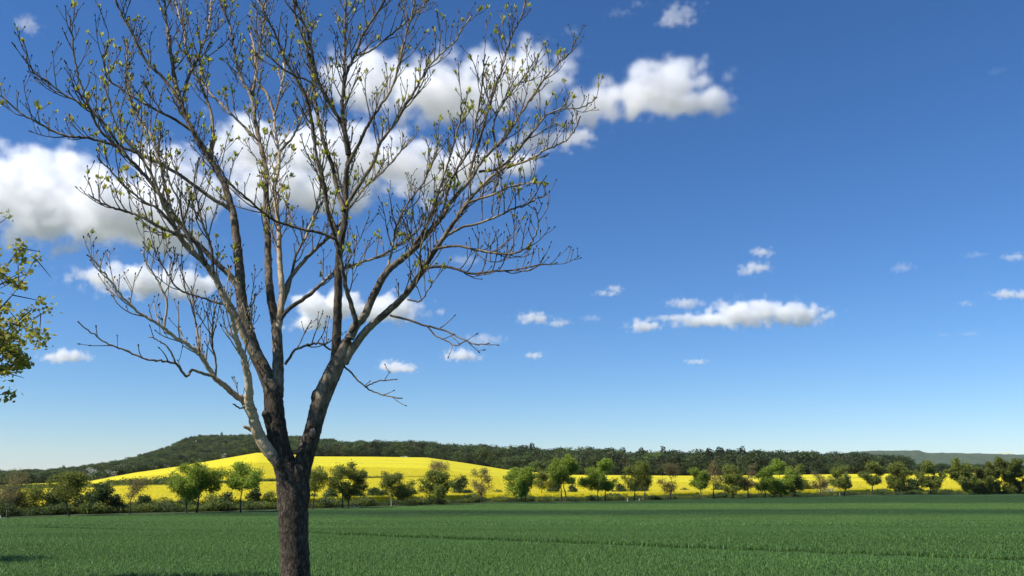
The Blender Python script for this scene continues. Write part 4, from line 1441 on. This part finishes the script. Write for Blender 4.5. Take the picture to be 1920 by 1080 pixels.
for key, branches in LIMBS.items():
    lb, tw, bd, lf = MB(), MB(), MB(), MB()
    shoots, tips = [], []
    for (pts, w0, w1, d0, d1, tone) in branches:
        pth = path3(pts, d0, d1)
        n = len(pth)
        f = np.linspace(0, 1, n)
        amp = 0.0015 + 0.0035 * f
        pth = pth + WIG.normal(size=(n, 3)) * amp[:, None] * np.array((1, 1.5, 1))
        g = (1 - f) ** (0.9 if tone > .9 else 1.5 if w0 > 12 else 1.1)
        w = (w0 * g + w1 * (1 - g)) * 0.93
        rad = w / 2 / FPX * pth[:, 1]
        tn = np.clip(tone + 0.12 * np.sin(f * 9 + WIG.uniform(0, 6)) * (.3 < tone < .7) + 0.15 * f, 0, 1)
        if tone > .9: tn = np.clip(tn * np.clip((f - 0.02) / 0.12, 0.05, 1), 0, 1)
        lb.tube(pth - AO, rad, 10 if w0 > 12 else 7, tn, .018)
        grow(pth, rad, shoots, tips, max(.40, tone * 0.9), 0, key in ('B3', 'C') and pts[-1][1] > 590)
        tips.append((pth[-1], unit(pth[-1] - pth[-2]), 0))
    for (p, rr, tone) in shoots:
        tw.tube(p - AO, rr, 5 if len(p) > 4 else 4, tone)
    leafy = {'A1': .56, 'A1b': .40, 'A2': .38, 'B1': .34, 'B2': .40, 'B3': .26, 'C': .10}[key]
    for (t, d, lv) in tips:
        # a dark bud at every tip, on some a tuft of unfolding leaflets
        bl = TG.uniform(0.014, 0.030)
        bd.tube(np.array([t - d * 0.003, t + d * bl * .35, t + d * bl * .8, t + d * bl]) - AO, [0.0035, 0.0068, 0.005, 0.0015], 5)
        # the leaves come in patches
        pn = mnoise.noise(Vector(t * 1.6)) + 0.5
        if t[2] > 3.45 and TG.random() < leafy * (0.25 + 1.3 * pn) * (1.0 if lv == 0 else 0.62):
            n = int(TG.integers(5, 11))
            aim = np.tile(d * 1.1 + np.array((0, 0, 0.55)), (n, 1))
            lf.leaves(t - AO + TG.normal(size=(n, 3)) * 0.008, TG.uniform(0.026, 0.060), aim=aim, narrow=0.42)
    limb = lb.build('limb', M['bark'], ash, True)
    o = tw.build('twigs', M['bark'], limb, True); o['kind'] = 'stuff'
    o = bd.build('buds', M['bud'], limb, True); o['kind'] = 'stuff'
    o = lf.build('young_leaves', M['young'], limb); o['kind'] = 'stuff'
# ------------------------------------------------------------------ leafy maples at the left edge
def maple(loc, seed, label, scale=1.0):
    tr, cr = tree_meshes(seed, 5.6, 2.45, 4.2, 1.3, limbs=46, n_leaf=0, trunk_r=0.14, bole=2.0)
    root = empty('leafing_maple', loc)
    root.scale = (scale,) * 3
    tag(root, label, 'tree', 'leafing trees at the left edge')
    tr.build('trunk', M['bark'], root, True)
    r = np.random.default_rng(seed + 1)
    # tufts of young leaves hang at the shoot tips
    tipv = np.vstack([v[-1][None] for v in tr.v])
    tipv = tipv[tipv[:, 2] > 1.9]
    lb = MB()
    for t in tipv:
        if r.random() < 0.24: continue
        n = int(r.integers(14, 38))
        pos = t + r.normal(size=(n, 3)) * np.array((.062, .062, .06))
        aim = np.tile((0, 0, -0.45), (n, 1)) + r.normal(size=(n, 3)) * 0.5
        lb.leaves(pos, r.uniform(0.05, 0.092), aim=aim, narrow=0.85)
    lb.build('crown', M['maple'], root)
    return root


maple((-8.75, 11.0, 0), 41, 'maple with tufts of young bronze green leaves reaching in at the left edge', 0.87)
maple((-12.5, 16.9, 0), 55, 'unseen maple beyond the left edge, added for its shadow on the wheat', 0.45)  # out of view, added and sized to cast a shadow patch

# ------------------------------------------------------------------ posts and pole
def marker_post(u, v, h, label):
    p = on_row(u, v)
    root = empty('marker_post', p)
    tag(root, label, 'post', 'white roadside marker posts')
    a = MB()
    prof = [(-0.06, -0.05), (0.06, -0.05), (0.075, 0.02), (0.0, 0.07), (-0.075, 0.02)]
    lo = np.array([(x, y, -0.05) for x, y in prof]); hi = np.array([(x * 0.9, y * 0.9, h) for x, y in prof])
    hi[:, 2] += hi[:, 1] * 0.6
    a.add(np.vstack((lo, hi)), [[i, (i + 1) % 5, 5 + (i + 1) % 5, 5 + i] for i in range(5)], [[5, 6, 7], [5, 7, 8], [5, 8, 9]])
    a.build('post_body', M['post'], root)
    b = MB()
    lo = np.array([(x * 0.94, y * 0.94, h * 0.72) for x, y in prof]) * np.array((1.04, 1.04, 1)); hi = np.array([(x * 0.92, y * 0.92, h * 0.9) for x, y in prof]) * np.array((1.04, 1.04, 1))
    b.add(np.vstack((lo, hi)), [[i, (i + 1) % 5, 5 + (i + 1) % 5, 5 + i] for i in range(5)])
    b.build('black_band', M['post_black'], root)


marker_post(2, 973, 0.42, 'white marker post at the very left edge of the row')
marker_post(12, 973, 0.38, 'white marker post beside the one at the very left edge')
marker_post(667, 954, 0.85, 'taller white marker post right of the pair near the big trunk')
marker_post(675.5, 953.5, 0.55, 'shorter white marker post right of the pair near the big trunk')
marker_post(1175, 941, 0.75, 'white marker post left of the thin forked tree')
marker_post(1197, 940, 0.6, 'white marker post between the thin forked tree and its neighbour')
marker_post(1571, 931.5, 0.95, 'white marker post left of the olive tree behind the blossom')


def pole(name, p, h, r0, label, arm=False):
    root = empty(name, p)
    tag(root, label, 'pole')
    a = MB()
    a.tube([(0, 0, -0.2), (0.01, 0, h * .5), (0, 0, h)], [r0, r0 * .9, r0 * .75], 8)
    a.build('shaft', M['wood_grey'], root, True)
    if arm:
        b = MB()
        b.tube([(-0.55, 0, h * .93), (0, -0.02, h * .93), (0.55, 0, h * .93)], [0.06, 0.06, 0.06], 6)
        b.build('crossarm', M['wood_grey'], root, True)


pole('field_pole', at_depth(299, line_depth(299) + 2), 3.4, 0.09, 'thin wooden pole standing on the balk in the yellow field', True)
pole('fence_stake', on_row(1038, 943), 1.9, 0.035, 'thin grey stake left of the tallest light green pair')
# ragged growth on the balk
bp_, bs_, bi_ = [], [], []
br = np.random.default_rng(31)
for u in np.arange(-30, 740, 1.1):
    dens = 0.85 if u < 560 else 0.6
    if br.random() > dens: continue
    Y = float(np.interp(math.atan((u - 960) / FE), AZ, LINE)) + br.uniform(0.8, 3)
    p = at_depth(u, Y)
    p[2] += 0.75
    g = 0.55 + br.uniform(0, 0.5) + (1.3 * br.random() if 205 < u < 345 else 0.0) + (0.9 if u < 180 and br.random() < .5 else 0)
    bp_.append(p); bs_.append((g * 1.3, g * 1.3, g)); bi_.append(br.integers(0, 3))
n = len(bp_)
scatter('balk_growth', low_p, bp_, np.stack((np.zeros(n), np.zeros(n), br.uniform(0, 6.28, n)), axis=1), bs_, bi_, 'strip of dark weeds and brush dividing the yellow field', 'weeds')

# ------------------------------------------------------------------ air between here and the far hills
hb = MB()
X0, X1, Y0, Y1, Z0, Z1 = -13000, 13000, -13000, 13000, -75, 190
hb.add([(X0, Y0, Z0), (X1, Y0, Z0), (X1, Y1, Z0), (X0, Y1, Z0), (X0, Y0, Z1), (X1, Y0, Z1), (X1, Y1, Z1), (X0, Y1, Z1)],
       [[0, 3, 2, 1], [4, 5, 6, 7], [0, 1, 5, 4], [1, 2, 6, 5], [2, 3, 7, 6], [3, 0, 4, 7]])
hm, hnt, hout = new_mat('haze_air')
hv_ = N(hnt, 'ShaderNodeVolumePrincipled')
hv_.inputs['Color'].default_value = (0.86, 0.93, 1.0, 1)
hv_.inputs['Density'].default_value = 2.2e-5
hv_.inputs['Anisotropy'].default_value = 0.0
hnt.links.new(hv_.outputs[0], hout.inputs['Volume'])
hz = hb.build('haze', hm)
tag(hz, 'thin pale haze over the distant hills', 'haze', kind='stuff')
